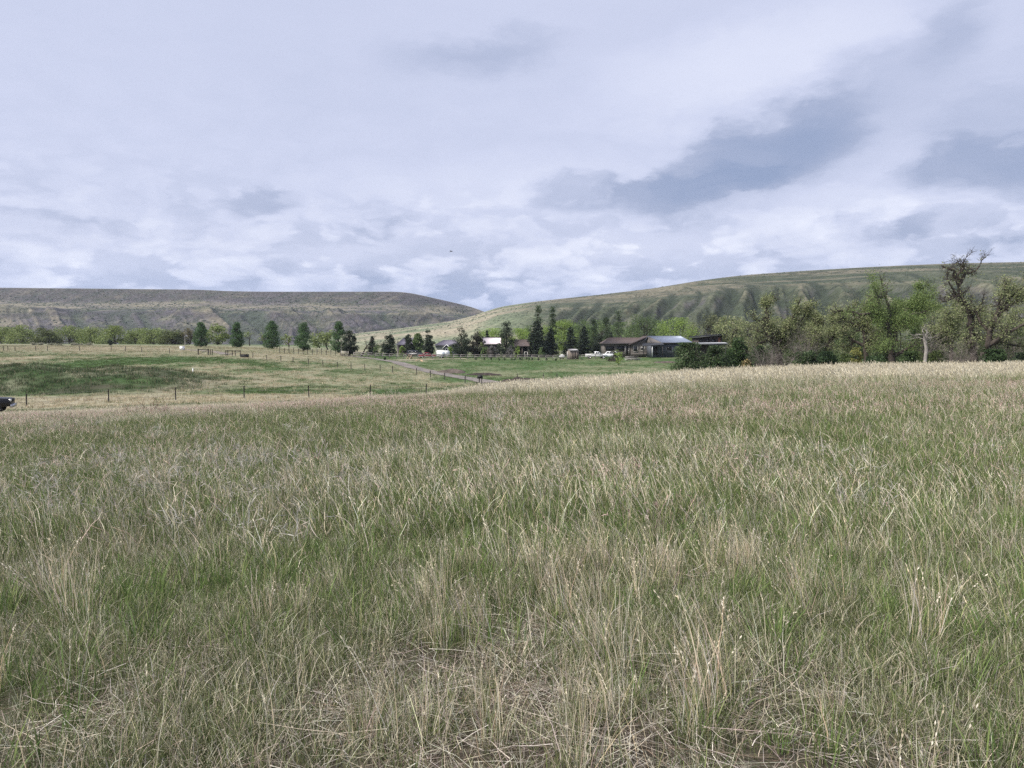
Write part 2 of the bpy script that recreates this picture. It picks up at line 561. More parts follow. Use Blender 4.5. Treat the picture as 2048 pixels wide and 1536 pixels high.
# ------------------------------------------------------------------ colours of the land
STRAW = np.array((0.40, 0.355, 0.255))
PALE = np.array((0.52, 0.45, 0.32))
GREEN = np.array((0.085, 0.135, 0.045))
FGREEN = np.array((0.062, 0.106, 0.036))
DULL = np.array((0.17, 0.18, 0.095))
SOIL = np.array((0.060, 0.047, 0.038))

def lerp(a, b, t):
    t = np.asarray(t)[..., None]
    return a * (1 - t) + b * t

def pxof(x, y):
    return 1024 + F * x / np.maximum(y, 0.5)

def zones(x, y):
    """what grows where: weights for lush green, dry straw and bare soil in the pastures beyond the meadow"""
    p = pxof(x, y)
    n1 = fbm(x * .045 + 3, y * .03, 5, 21)
    n2 = fbm(x * .22, y * .13, 4, 33)
    lawn = np.maximum(sstep(600, 780, p) * sstep(96, 112, y) * sstep(262, 232, y), .75 * sstep(640, 800, p) * sstep(230, 250, y))
    drive_left = sstep(905, 820, p) * sstep(165, 130, y)
    lawn = lawn * (1 - 0.75 * drive_left)
    mound = sstep(-31, -40, x) * sstep(77, 81, y) * sstep(101, 97, y)
    verge = sstep(60, 64, y) * sstep(80, 74, y)
    drybank = sstep(38, 48, y) * sstep(61, 55, y)
    field = sstep(95, 120, y) * (1 - lawn)
    green = 0.80 + 1.9 * (n1 - .5) + 1.3 * (n2 - .5)
    green = np.clip(green, 0, 1)
    green = np.maximum(green * (1 - lawn), lawn * np.clip(0.93 + .9 * (n1 - .5) + .8 * (n2 - .5), 0, 1))
    green = green * (1 - mound) + mound * np.clip(0.70 + 2.4 * (n2 - .5), 0, 1)
    far_dry = sstep(148, 172, y) * sstep(760, 640, p) * sstep(330, 250, y)
    green = green * (1 - 0.55 * far_dry)
    green = green * (1 - 0.8 * verge) * (1 - 0.95 * drybank)
    ditch = np.exp(-((y - (62.0 + 0.02 * (x + 20))) / 1.1) ** 2) * sstep(1000, 800, p)
    green = np.maximum(green, ditch)
    soil = mound * np.clip((fbm(x * .1, y * .16, 4, 55) - .46) * 5, 0, 0.85) * sstep(100, 90, y)
    return np.clip(green, 0, 1), soil, lawn

def meadow_patches(x, y):
    """0..1 fields for the near meadow: lush, thin (thatch and soil), pink brome, pale crest, grey weeds"""
    p = pxof(x, y)
    n1 = fbm(x * .32 + 9, y * .28 + 4, 4, 71)
    n2 = fbm(x * .9, y * .9, 3, 83)
    n3 = fbm(x * .12, y * .10, 3, 91)
    lush = np.clip(0.5 + 2.4 * (n1 - .5) + .8 * (n3 - .5), 0, 1)
    thin = np.clip(0.33 + 3.0 * (n2 - .5), 0, 1) * sstep(7.5, 4.5, y)
    pink = sstep(13, 17, y) * sstep(30, 25, y) * sstep(600, 1100, p) + 0.5 * sstep(24, 28, y) * sstep(36, 31, y) * sstep(1000, 700, p)
    crest = sstep(27, 33, y) * sstep(900, 1250, p) + sstep(31, 36, y)
    grey = np.exp(-((y - 9.5) / 3.0) ** 2) * sstep(950, 350, p)
    yel = np.exp(-((y - 15) / 4.5) ** 2) * sstep(1300, 500, p)
    return lush, thin, np.clip(pink, 0, 1), np.clip(crest, 0, 1), grey, yel

def mound_mask(x, y):
    return sstep(-29, -44, x) * sstep(77, 82, y) * sstep(105, 96, y) * np.clip(.55 + 1.8 * (fbm(x * .12, y * .14, 3, 701) - .3), .3, 1)

def ground_colour(x, y):
    g, s, lawn = zones(x, y)
    far = lerp(lerp(STRAW * .72, FGREEN * .95, g), SOIL * 1.3, s)
    far = lerp(far, far * np.array((.62, .66, .66)), mound_mask(x, y))
    lush, thin, pink, crest, grey, yel = meadow_patches(x, y)
    near = lerp(np.array((0.045, 0.036, 0.028)) + 0 * far, np.array((0.060, 0.080, 0.034)), np.maximum(lush * .7, sstep(6, 14, y) * .8))
    near = lerp(near, STRAW * .45, crest * .7)
    near = lerp(near, SOIL, thin * .5)
    c = lerp(near, far, sstep(38, 47, y))
    return c

# ------------------------------------------------------------------ ground sheet
def axis(parts):
    a = [np.arange(lo, hi, st) for lo, hi, st in parts]
    return np.concatenate(a)
gx_pos = np.concatenate([np.arange(0, 30, .5), np.arange(30, 220, 1.4), 220 * np.geomspace(1, 30, 36)])
gx = np.concatenate([-gx_pos[:0:-1], gx_pos])
gy = np.concatenate([np.array([-400, -150, -60, -30, -12, -5, -2]), np.arange(0, 60, .5), np.arange(60, 262, 1.2), 262 * np.geomspace(1, 26, 50)])
XX, YY = np.meshgrid(gx, gy, indexing='ij')
ZZ = terrain(XX, YY)
nx, ny = XX.shape
idx = np.arange(nx * ny).reshape(nx, ny)
Qs = np.stack([idx[:-1, :-1], idx[1:, :-1], idx[1:, 1:], idx[:-1, 1:]], -1).reshape(-1, 4)
g = Geo()
g.add(np.stack([XX, YY, ZZ], -1).reshape(-1, 3), Qs, None, ground_colour(XX.ravel(), YY.ravel()))
tag(g.build('ground', M_GROUND, smooth=True), kind='structure')

# ------------------------------------------------------------------ hills
def hill(name, pxs, ridge_pts, dist_ridge, dist_base, profile, colour, base_z=-4.0, rows=150, back=1.25, gully=None):
    rx_, ry_ = np.array(ridge_pts, float).T
    py = np.interp(pxs, rx_, ry_)
    py = np.convolve(np.pad(py, 9, mode='edge'), np.hanning(19) / np.hanning(19).sum(), 'valid')
    yr = np.interp(pxs, *np.array(dist_ridge, float).T)
    yb = np.interp(pxs, *np.array(dist_base, float).T)
    zr = EYE - (py - HOR) / F * yr
    s = np.concatenate([np.linspace(0, 1, rows), 1 + np.linspace(0.02, back - 1, 12)])
    S, PXg = np.meshgrid(s, pxs)
    YB, YR, ZR = [np.repeat(a[:, None], len(s), 1) for a in (yb, yr, zr)]
    Yg = YB + (YR - YB) * S
    Xg = (PXg - 1024) / F * Yg
    pr = profile(np.minimum(S, 1), Xg, Yg)
    Zg = base_z + (ZR - base_z) * pr
    Zg = np.where(S > 1, ZR - (S - 1) * (YR - YB) * 0.10, Zg)
    H = (ZR - base_z)
    gl, extra = gully(S, Xg, Yg, Zg, PXg)
    Zg = Zg + gl * np.clip(H, 0, 400) * np.where(S > 1, 0, 1)
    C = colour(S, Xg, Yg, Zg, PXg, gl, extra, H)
    n0, n1 = S.shape
    ii = np.arange(n0 * n1).reshape(n0, n1)
    q = np.stack([ii[:-1, :-1], ii[1:, :-1], ii[1:, 1:], ii[:-1, 1:]], -1).reshape(-1, 4)
    gg = Geo()
    gg.add(np.stack([Xg, Yg, Zg], -1).reshape(-1, 3), q, None, C.reshape(-1, 3))
    o = tag(gg.build(name, M_HILL, smooth=True), kind='structure')
    return S, Xg, Yg, Zg, gl

TANH = np.array((0.225, 0.20, 0.145))
SAGE = np.array((0.092, 0.102, 0.068))
SHALE = np.array((0.090, 0.084, 0.092))
SHRUB = np.array((0.034, 0.046, 0.030))
HGREEN = np.array((0.088, 0.104, 0.064))

# --- mesa on the left: two benches, dark shale bands between tan grass terraces
def mesa_prof(S, X, Y):
    wob = (fbm(X * .004, X * 0 + 1, 4, 7) - .5) * .10
    t = np.clip(S + wob * sstep(0, .2, S) * sstep(1, .8, S), 0, 1)
    return np.interp(t, [0, .10, .30, .42, .62, .74, .90, .965, 1.0], [0, .03, .17, .47, .58, .64, .74, .985, 1.0])
def mesa_gully(S, X, Y, Zg, P):
    q = (X + Zg * 1.6) / 40.0
    r = ridged(q + fbm(X * .008, Y * .004, 3, 4) * .9, Y / 900.0, 5, 11)
    r2 = ridged((X - Zg * 1.5) / 17.0, Y / 160.0, 3, 17)
    big_ = fbm(X / 260.0, X * 0, 3, 41)
    bell = sstep(.04, .25, S) * sstep(.62, .40, S)
    top = sstep(.80, .86, S) * sstep(.955, .90, S)
    return (r - .55) * .30 * bell * (.5 + big_) + (r2 - .5) * (.06 * bell + .022 * top), (r, r2)
def mesa_col(S, X, Y, Zg, P, gl, ex, H):
    r, r2 = ex
    n = fbm(X * .02, Y * .02 + Zg * .05, 5, 51)
    nf = fbm(X * .09, Y * .05 + Zg * .2, 3, 57)
    c = lerp(SHALE + 0 * Zg[..., None], SAGE, np.clip((n - .42) * 5, 0, 1) * .8)
    wob = 5 * (fbm(X * .006, X * 0 + 2, 4, 87) - .5) * 2
    zb = Zg + wob
    terr = sstep(62, 70, zb) * sstep(90, 82, zb)
    c = lerp(c, TANH, np.clip(terr * (.55 + 1.2 * (n - .45)), 0, 1))
    c = lerp(c, np.array((.074, .068, .066)), sstep(86, 93, zb) * sstep(.99, .97, S) * (.85 - .5 * np.clip((nf - .45) * 4, 0, 1)))
    c = lerp(c, TANH * 1.05, sstep(.968, .985, S) * .9)
    c = lerp(c, TANH * .9, .8 * np.clip((r - .76) * 8, 0, 1) * sstep(.1, .3, S) * sstep(66, 58, zb))
    for z0_, wd_, k_ in ((58, 1.4, .8), (42, .9, .6), (35, 1.1, .6), (20, .9, .5), (74, .8, .5), (100, .7, .5)):
        c = lerp(c, TANH * .95, np.exp(-((zb - z0_) / wd_) ** 2) * k_ * np.clip((n - .36) * 5, 0, 1))
    c = lerp(c, np.array((.066, .060, .064)), np.exp(-((zb - 50) / 5.0) ** 2) * .75 + np.exp(-((zb - 27) / 4.0) ** 2) * .7)
    c = lerp(c, SHRUB * 1.1, np.clip((.50 - r2) * 5, 0, 1) * .5)
    c = lerp(c, TANH * .9, np.clip((r2 - .80) * 7, 0, 1) * .35)
    c = lerp(c, SHRUB, np.clip((nf - .60) * 9, 0, 1) * .5)
    c = c * .86
    c = lerp(c, SHRUB * 1.2, np.clip((.50 - r) * 6, 0, 1) * .8 * sstep(66, 58, zb))
    return c
mesa = hill('mesa_hill', np.arange(-360, 1110, 3.2),
            [(-900, 572), (0, 576), (200, 578), (400, 580), (460, 583), (530, 584), (800, 584), (830, 588), (870, 597), (905, 605), (940, 613), (972, 625), (1010, 640), (1110, 670)],
            [(-900, 1500), (0, 1560), (800, 1650), (1110, 1800)], [(-900, 950), (0, 980), (700, 1050), (1110, 1300)],
            mesa_prof, mesa_col, gully=mesa_gully, base_z=-2.0)

# --- rounded grass hill on the right, spurs and gullies running down to the left
def rh_prof(S, X, Y):
    return np.interp(S, [0, .08, .25, .42, .60, .80, 1.0], [0, .04, .26, .52, .70, .87, 1.0])
def rh_gully(S, X, Y, Zg, P):
    a = sstep(960, 1180, P)
    q = (X - Zg * 1.35) / 21.0
    r = ridged(q + fbm(X * .010, Y * .004, 3, 14) * .9, Y / 600.0 + 3, 3, 61)
    qq = q + fbm(X * .010, Y * .004, 3, 14) * .9 + .35 * fbm(X * .05, Zg * .05, 2, 19)
    r = .50 * (1 - np.abs(2 * (qq - np.floor(qq)) - 1)) + .52 * r
    r2 = ridged((X - Zg * 1.2) / 8.0, Y / 90.0, 3, 67)
    bell = sstep(.02, .14, S) * sstep(.50, .34, S)
    roll = (fbm(X / 170.0, Y / 120.0, 3, 77) - .5)
    return a * ((r - .50) * .21 * bell + (r2 - .5) * .07 * bell) + roll * .10 * sstep(.3, .5, S) * sstep(1.0, .8, S) * sstep(900, 1150, P) + roll * .04 * (1 - a) * sstep(0.05, .2, S) * sstep(1.0, .8, S), (r, r2)
def rh_col(S, X, Y, Zg, P, gl, ex, H):
    r, r2 = ex
    n = fbm(X * .018, Y * .018, 5, 151)
    nf = fbm(X * .08, Y * .05, 3, 157)
    a = sstep(940, 1150, P)
    bell_ = sstep(.02, .14, S) * sstep(.52, .38, S)
    smooth_ = lerp(HGREEN * 1.6 + 0 * Zg[..., None], TANH * 1.15, np.clip((n - .38) * 3.5, 0, 1))
    c = lerp(HGREEN * .85 + 0 * Zg[..., None], SAGE, np.clip((n - .4) * 5, 0, 1))
    badl = sstep(.06, .14, S) * sstep(.46, .34, S) * np.clip((.70 - r) * 5, 0, 1) * np.clip((n - .40) * 6, 0, 1)
    c = lerp(c, SHALE * 1.1, badl)
    c = lerp(c, TANH * 1.1, np.clip((r - .78) * 7, 0, 1) * .62 * sstep(.58, .42, S))
    c = lerp(c, TANH * .95, sstep(.88, .97, S) * .8)
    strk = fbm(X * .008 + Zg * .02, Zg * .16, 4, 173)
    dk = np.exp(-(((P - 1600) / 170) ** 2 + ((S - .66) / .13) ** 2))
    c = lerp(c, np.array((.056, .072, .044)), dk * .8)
    c = lerp(c, TANH * .9, np.clip((strk - .52) * 8, 0, 1) * .75 * sstep(.40, .55, S))
    c = lerp(c, SHRUB, np.clip((.50 - r2) * 5, 0, 1) * .55 * bell_)
    c = lerp(c, TANH, np.clip((r2 - .78) * 7, 0, 1) * .4 * bell_)
    c = lerp(c, SHRUB, np.clip((.54 - r) * 6, 0, 1) * .85 * sstep(.75, .5, S))
    c = lerp(c, SHRUB * 1.1, np.clip((nf - .58) * 9, 0, 1) * .6)
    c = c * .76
    return lerp(smooth_, c, a)
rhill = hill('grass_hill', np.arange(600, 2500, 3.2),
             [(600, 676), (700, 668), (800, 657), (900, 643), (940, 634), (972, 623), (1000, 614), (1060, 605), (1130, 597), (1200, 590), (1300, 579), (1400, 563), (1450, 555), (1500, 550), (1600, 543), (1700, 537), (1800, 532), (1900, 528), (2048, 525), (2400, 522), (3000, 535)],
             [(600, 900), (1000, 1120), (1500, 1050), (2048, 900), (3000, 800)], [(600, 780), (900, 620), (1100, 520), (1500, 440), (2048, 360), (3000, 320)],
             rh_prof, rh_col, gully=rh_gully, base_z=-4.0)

# --- dark scrub dotted over both hills
def scrub(data, n, seed, smin, smax, lo, hi):
    S, X, Y, Zg, gl = data
    rng = np.random.default_rng(seed)
    i = rng.integers(0, S.shape[0] - 1, n * 6)
    j = rng.integers(0, S.shape[1] - 14, n * 6)
    keep = (S[i, j] > lo) & (S[i, j] < hi)
    dens = fbm(X[i, j] * .012, Y[i, j] * .02, 4, seed)
    keep &= rng.random(len(i)) < np.clip((dens - .40) * 4, 0.02, 1)
    i, j = i[keep][:n], j[keep][:n]
    fx, fy = rng.random(len(i)), rng.random(len(i))
    def L(A):
        return (A[i, j] * (1 - fx) + A[i + 1, j] * fx) * (1 - fy) + (A[i, j + 1] * (1 - fx) + A[i + 1, j + 1] * fx) * fy
    c = np.stack([L(X), L(Y), L(Zg)], 1)
    m = len(c)
    s = rng.uniform(smin, smax, (m, 1)) ** 1.0
    base = np.array([(1, 0, 0), (.2, .95, .1), (-.9, .3, 0), (-.5, -.8, .05), (.6, -.8, 0), (.1, 0, 1), (0, 0, -.5)], float)
    T0 = np.array([(0, 1, 5), (1, 2, 5), (2, 3, 5), (3, 4, 5), (4, 0, 5), (1, 0, 6), (2, 1, 6), (3, 2, 6), (4, 3, 6), (0, 4, 6)])
    k = base[None] * rng.uniform(.7, 1.3, (m, 7, 1)) * s[:, None] * np.array([1.5, 1, .75])
    V = (c[:, None] + k).reshape(-1, 3)
    T = (T0[None] + (np.arange(m) * 7)[:, None, None]).reshape(-1, 3)
    col = (SHRUB * 1.0)[None] * rng.uniform(1.0, 2.2, (m, 1)) * np.array([1, 1, 1])
    return V, T, np.repeat(col, 7, 0)
for nm, dat, n_, sd, s0, s1, lo, hi in (('mesa_scrub', mesa, 4500, 5, .7, 2.0, .12, .95), ('hill_scrub', rhill, 4200, 6, .3, .95, .10, .98)):
    V, T, C = scrub(dat, n_, sd, s0, s1, lo, hi)
    gg = Geo()
    gg.add(V, None, T, C)
    tag(gg.build(nm, M_NEEDLE), 'dark low scrub dotted over the ' + ('left mesa slopes' if sd == 5 else 'right grass hill'), 'scrub', kind='stuff')

# ------------------------------------------------------------------ grass: prototypes instanced over the land
def blades(rng, n, rad, h, wid, bend, cols, lean=(0, 0), seg=3, up=1.0, flat=False, jit=.12):
    th = rng.uniform(0, 2 * np.pi, n)
    rr = rad * np.sqrt(rng.random(n))
    base = np.stack([rr * np.cos(th), rr * np.sin(th), np.zeros(n)], 1)
    H = rng.uniform(h[0], h[1], n)
    az_ = rng.uniform(0, 2 * np.pi, n)
    B = rng.uniform(bend[0], bend[1], n)
    out = np.stack([np.cos(az_), np.sin(az_)], 1) * B[:, None] + np.array(lean) + np.stack([np.cos(th), np.sin(th)], 1) * (rr / max(rad, 1e-6))[:, None] * .25
    fa = rng.uniform(0, 2 * np.pi, n)
    side = np.stack([np.cos(fa), np.sin(fa), rng.uniform(-.3, .3, n)], 1)
    W = rng.uniform(.7, 1.2, n) * wid
    t = np.linspace(0, 1, seg + 1)
    P = np.zeros((n, seg + 1, 3))
    if flat:
        P[..., :2] = base[:, None, :2] + np.stack([np.cos(az_), np.sin(az_)], 1)[:, None] * (H[:, None] * (t - .5)[None])[..., None]
        lift = rng.uniform(.005, .06, n)
        P[..., 2] = lift[:, None] + rng.uniform(-.15, .25, n)[:, None] * H[:, None] * (t - .5)[None]
        P[..., 2] = np.maximum(P[..., 2], .003)
        P[:, 1:-1, :2] += rng.normal(0, .012, (n, seg - 1, 2))
    else:
        k = out[:, None, :] * (t[None, :, None] ** 1.7) * H[:, None, None]
        P[..., :2] = base[:, None, :2] + k
        drop = np.clip((out ** 2).sum(1), 0, 1.2)
        P[..., 2] = H[:, None] * (t[None] * (1 - .42 * drop[:, None] * t[None] ** 1.5)) * up
        P[:, 1:, :2] += rng.normal(0, jit * .06, (n, seg, 2)) * H[:, None, None]
    wp = W[:, None] * np.clip(1 - t, 0.12, 1)[None] ** .6
    A = P - side[:, None] * wp[..., None] * .5
    Bv = P + side[:, None] * wp[..., None] * .5
    V = np.stack([A, Bv], 2).reshape(-1, 3)
    m = seg + 1
    b0 = (np.arange(n) * m * 2)[:, None, None]
    k = np.arange(seg)[None, :, None] * 2
    q = (b0 + k + np.array([0, 1, 3, 2])[None, None]).reshape(-1, 4)
    cols = np.array(cols, float)
    ci = rng.integers(0, len(cols), n)
    C = cols[ci] * rng.uniform(.75, 1.25, (n, 1)) * (1 + rng.normal(0, .05, (n, 3)))
    C = np.clip(C, .01, .9)
    return V, q, np.repeat(C, m * 2, 0), P, H

def heads(rng, P, cols, n=9, ln=.02, wd=.005, part=.28, spread=.5, sel=1.0):
    """seed heads: small spikelets along the top of each stalk"""
    V, Q, C = [], [], []
    k = 0
    cols = np.array(cols)
    for p in P:
        if rng.random() > sel:
            continue
        L = np.linalg.norm(p[-1] - p[0])
        base_c = cols[rng.integers(len(cols))] * rng.uniform(.85, 1.15)
        for i in range(n):
            t = 1 - part * rng.random() * 1.0
            f = t * (len(p) - 1)
            i0 = min(int(f), len(p) - 2)
            c = p[i0] + (p[i0 + 1] - p[i0]) * (f - i0)
            d = (p[-1] - p[-2])
            d = d / max(np.linalg.norm(d), 1e-6) + rng.normal(0, spread, 3)
            d /= np.linalg.norm(d)
            s = np.cross(d, rng.normal(size=3))
            s /= max(np.linalg.norm(s), 1e-6)
            l_ = ln * rng.uniform(.7, 1.3)
            w_ = wd * rng.uniform(.8, 1.2) * .5
            V += [c, c + d * l_ * .5 + s * w_, c + d * l_, c + d * l_ * .5 - s * w_]
            Q.append((k, k + 1, k + 2, k + 3))
            C += [base_c] * 4
            k += 4
    return np.array(V).reshape(-1, 3), np.array(Q, int).reshape(-1, 4), np.array(C).reshape(-1, 3)

TURF = [(.095, .125, .045), (.135, .165, .062), (.065, .09, .034), (.21, .225, .105), (.58, .53, .40), (.42, .38, .27), (.14, .165, .065), (.50, .47, .37)]
LUSH = [(.12, .185, .052), (.16, .228, .07), (.092, .147, .043), (.22, .255, .105)]
DRY = [(.68, .60, .44), (.74, .67, .52), (.60, .52, .37), (.70, .64, .53)]
BUNCHC = [(.66, .55, .39), (.70, .62, .47), (.56, .46, .32), (.58, .52, .44), (.30, .30, .15)]
THATCH = [(.44, .39, .32), (.20, .16, .12), (.64, .58, .48), (.11, .085, .065), (.28, .24, .20), (.12, .095, .07)]
GREYW = [(.50, .47, .43), (.58, .54, .48), (.40, .38, .35), (.44, .39, .33)]
BROME = [(.64, .46, .40), (.56, .38, .335), (.68, .55, .48)]
CRESTC = [(.62, .56, .42), (.56, .50, .36), (.66, .61, .48), (.50, .44, .32)]

def proto_set(key, variants, fn):
    c = bpy.data.collections.new('grass_kind_' + key)
    for v in range(variants):
        gg = Geo()
        fn(np.random.default_rng(1000 + v * 37 + sum(map(ord, key))), gg)
        me = gg.mesh('tuft')
        me.materials.append(M_GRASS)
        o = bpy.data.objects.new('tuft_%s_%02d' % (key, v), me)
        c.objects.link(o)
    return c

def addh(G_, h_):
    if len(h_[0]):
        G_.add(h_[0], h_[1], None, h_[2])
def p_turf(r, G_):
    V, q, C, P, H = blades(r, 80, .15, (.05, .15), .0030, (.15, .8), TURF, lean=(-.1, 0), seg=3)
    G_.add(V, q, None, C)
def p_lush(r, G_):
    V, q, C, P, H = blades(r, 14, .09, (.14, .30), .0085, (.05, .35), LUSH, lean=(-.12, 0), seg=4)
    G_.add(V, q, None, C)
    V, q, C, P, H = blades(r, 22, .12, (.06, .16), .0042, (.2, .7), LUSH + TURF[:4], seg=3)
    G_.add(V, q, None, C)
def p_stalk(r, G_):
    V, q, C, P, H = blades(r, 4, .16, (.26, .50), .0042, (.02, .14), DRY, lean=(-.22, .0), seg=5)
    G_.add(V, q, None, C)
    addh(G_, heads(r, P, DRY[:2] + [(.66, .60, .46)], 16, .015, .0034, .24, .20, .7))
    V, q, C, P, H = blades(r, 3, .14, (.10, .28), .0044, (.3, 1.0), DRY + BUNCHC, lean=(-.15, 0), seg=4)
    G_.add(V, q, None, C)
def p_bunch(r, G_):
    V, q, C, P, H = blades(r, 46, .07, (.20, .46), .0034, (.05, .42), BUNCHC, lean=(-.16, .0), seg=4)
    G_.add(V, q, None, C)
    addh(G_, heads(r, P, DRY, 6, .016, .005, .2, .3, .2))
    V, q, C, P, H = blades(r, 60, .10, (.08, .25), .0036, (.1, .6), TURF[:4] + LUSH[:2], seg=3)
    G_.add(V, q, None, C)
def p_thatch(r, G_):
    V, q, C, P, H = blades(r, 60, .24, (.10, .38), .0034, (0, 0), THATCH, seg=3, flat=True)
    G_.add(V, q, None, C)
def p_weed(r, G_):
    V, q, C, P, H = blades(r, 8, .10, (.16, .34), .0055, (.1, .7), GREYW, seg=4, jit=.6)
    G_.add(V, q, None, C)
    addh(G_, heads(r, P, GREYW, 7, .08, .0045, .7, .7, 1))
def p_brome(r, G_):      # drooping pinkish heads over green leaves
    V, q, C, P, H = blades(r, 7, .22, (.24, .42), .0060, (.1, .5), BROME + DRY[:2], lean=(-.24, 0), seg=4)
    G_.add(V, q, None, C)
    addh(G_, heads(r, P, BROME, 6, .034, .0075, .28, .28, .8))
    V, q, C, P, H = blades(r, 6, .22, (.16, .34), .0085, (.2, .9), BROME + DRY, lean=(-.2, 0), seg=4)
    G_.add(V, q, None, C)
    V, q, C, P, H = blades(r, 44, .22, (.12, .30), .0070, (.1, .5), LUSH + TURF[:4], lean=(-.1, 0), seg=3)
    G_.add(V, q, None, C)
def p_mid(r, G_):        # meadow 6 to 34 m away: green leaves, curled dry leaves, a few stalks
    V, q, C, P, H = blades(r, 62, .30, (.12, .31), .0080, (.1, .5), LUSH + TURF[:4], lean=(-.12, 0), seg=3)
    G_.add(V, q, None, C)
    V, q, C, P, H = blades(r, 11, .30, (.14, .36), .0085, (.15, .75), DRY + BUNCHC[:2] + GREYW[:1], lean=(-.18, 0), seg=5, jit=.5)
    G_.add(V, q, None, C)
    V, q, C, P, H = blades(r, 4, .30, (.26, .46), .0060, (.05, .3), DRY, lean=(-.26, 0), seg=4)
    G_.add(V, q, None, C)
    addh(G_, heads(r, P, DRY + BROME[2:], 5, .030, .006, .22, .20, .5))
def p_midg(r, G_):       # greener patches of the same meadow
    V, q, C, P, H = blades(r, 70, .30, (.10, .27), .0080, (.1, .5), LUSH + TURF[:4], lean=(-.12, 0), seg=3)
    G_.add(V, q, None, C)
    V, q, C, P, H = blades(r, 7, .30, (.14, .36), .0080, (.15, .75), DRY + BUNCHC[:2] + BROME[:1], lean=(-.2, 0), seg=5, jit=.5)
    G_.add(V, q, None, C)
def p_crest(r, G_):      # tall pale grass along the brow of the meadow
    V, q, C, P, H = blades(r, 20, .36, (.30, .56), .0095, (.03, .30), CRESTC, lean=(-.22, 0), seg=3)
    G_.add(V, q, None, C)
    addh(G_, heads(r, P, CRESTC[:3], 3, .085, .016, .22, .20, .8))
    V, q, C, P, H = blades(r, 42, .36, (.14, .36), .0100, (.1, .4), TURF[:4] + LUSH[:2] + CRESTC[:2], seg=2)
    G_.add(V, q, None, C)
def p_fdry(r, G_):       # far pasture
    V, q, C, P, H = blades(r, 30, .55, (.08, .26), .030, (.1, .5), [(.46, .39, .26), (.40, .33, .22), (.52, .45, .32), (.35, .31, .20)], lean=(-.05, 0), seg=2)
    G_.add(V, q, None, C)
def p_fdark(r, G_):      # rank dark weeds on the spoil mound
    V, q, C, P, H = blades(r, 40, .55, (.10, .40), .034, (.1, .5), [(.055, .098, .038), (.045, .080, .034), (.075, .12, .048), (.20, .175, .115)], seg=2)
    G_.add(V, q, None, C)
def p_fgrn(r, G_):
    V, q, C, P, H = blades(r, 34, .55, (.06, .18), .032, (.1, .5), [(.075, .13, .042), (.062, .105, .036), (.10, .15, .05), (.14, .165, .072)], seg=2)
    G_.add(V, q, None, C)

KINDS = {k: proto_set(k, n, f) for k, n, f in (
    ('turf', 6, p_turf), ('lush', 6, p_lush), ('stalk', 10, p_stalk), ('bunch', 6, p_bunch), ('thatch', 5, p_thatch), ('weed', 6, p_weed),
    ('fdark', 5, p_fdark), ('midg', 8, p_midg), ('brome', 6, p_brome), ('mid', 8, p_mid), ('crest', 6, p_crest), ('fdry', 5, p_fdry), ('fgrn', 5, p_fgrn))}

def scatter(name, coll, x, y, scale, rng, label, turn=np.pi, tilt=.10):
    n = len(x)
    z = terrain(x, y)
    me = bpy.data.meshes.new(name)
    me.vertices.add(n)
    me.vertices.foreach_set('co', np.stack([x, y, z - .004], 1).astype(np.float32).ravel())
    rot = np.stack([rng.normal(0, tilt, n), rng.normal(0, tilt, n), rng.uniform(-turn, turn, n)], 1).astype(np.float32)
    a = me.attributes.new('rot', 'FLOAT_VECTOR', 'POINT')
    a.data.foreach_set('vector', rot.ravel())
    a = me.attributes.new('scl', 'FLOAT', 'POINT')
    a.data.foreach_set('value', scale.astype(np.float32))
    a = me.attributes.new('pick', 'INT', 'POINT')
    a.data.foreach_set('value', rng.integers(0, len(coll.objects), n).astype(np.int32))
    me.update()
    o = bpy.data.objects.new(name, me)
    COL.objects.link(o)
    ng = bpy.data.node_groups.new('scatter_' + name, 'GeometryNodeTree')
    ng.interface.new_socket('Geometry', in_out='INPUT', socket_type='NodeSocketGeometry')
    ng.interface.new_socket('Geometry', in_out='OUTPUT', socket_type='NodeSocketGeometry')
    N, L = ng.nodes, ng.links
    gi, go = N.new('NodeGroupInput'), N.new('NodeGroupOutput')
    m2p = N.new('GeometryNodeMeshToPoints')
    iop = N.new('GeometryNodeInstanceOnPoints')
    ci = N.new('GeometryNodeCollectionInfo')
    ci.inputs['Collection'].default_value = coll
    ci.inputs['Separate Children'].default_value = True
    ci.inputs['Reset Children'].default_value = True
    def attr(nm, typ):
        q = N.new('GeometryNodeInputNamedAttribute')
        q.data_type = typ
        q.inputs['Name'].default_value = nm
        return q.outputs['Attribute']
    L.new(gi.outputs[0], m2p.inputs['Mesh'])
    L.new(m2p.outputs[0], iop.inputs['Points'])
    L.new(ci.outputs[0], iop.inputs['Instance'])
    iop.inputs['Pick Instance'].default_value = True
    L.new(attr('pick', 'INT'), iop.inputs['Instance Index'])
    L.new(attr('rot', 'FLOAT_VECTOR'), iop.inputs['Rotation'])
    L.new(attr('scl', 'FLOAT'), iop.inputs['Scale'])
    L.new(iop.outputs[0], go.inputs[0])
    md = o.modifiers.new('scatter', 'NODES')
    md.node_group = ng
    tag(o, label, 'grass', kind='stuff')
    return o

def wedge(rng, n, y0, y1, p0=-200, p1=2250, power=2.0, pad=1.2):
    """points over the fan the camera sees between two depths, evenly per square metre (power 2) or thinning with distance"""
    u_ = rng.random(n)
    y = (y0 ** power + u_ * (y1 ** power - y0 ** power)) ** (1 / power)
    p = rng.uniform(p0, p1, n)
    x = (p - 1024) / F * y + rng.uniform(-pad, pad, n) * sstep(12, 4, y)
    return x, y
def keepf(rng, x, y, w_):
    k = rng.random(len(x)) < w_
    return x[k], y[k]

rg = np.random.default_rng(7)
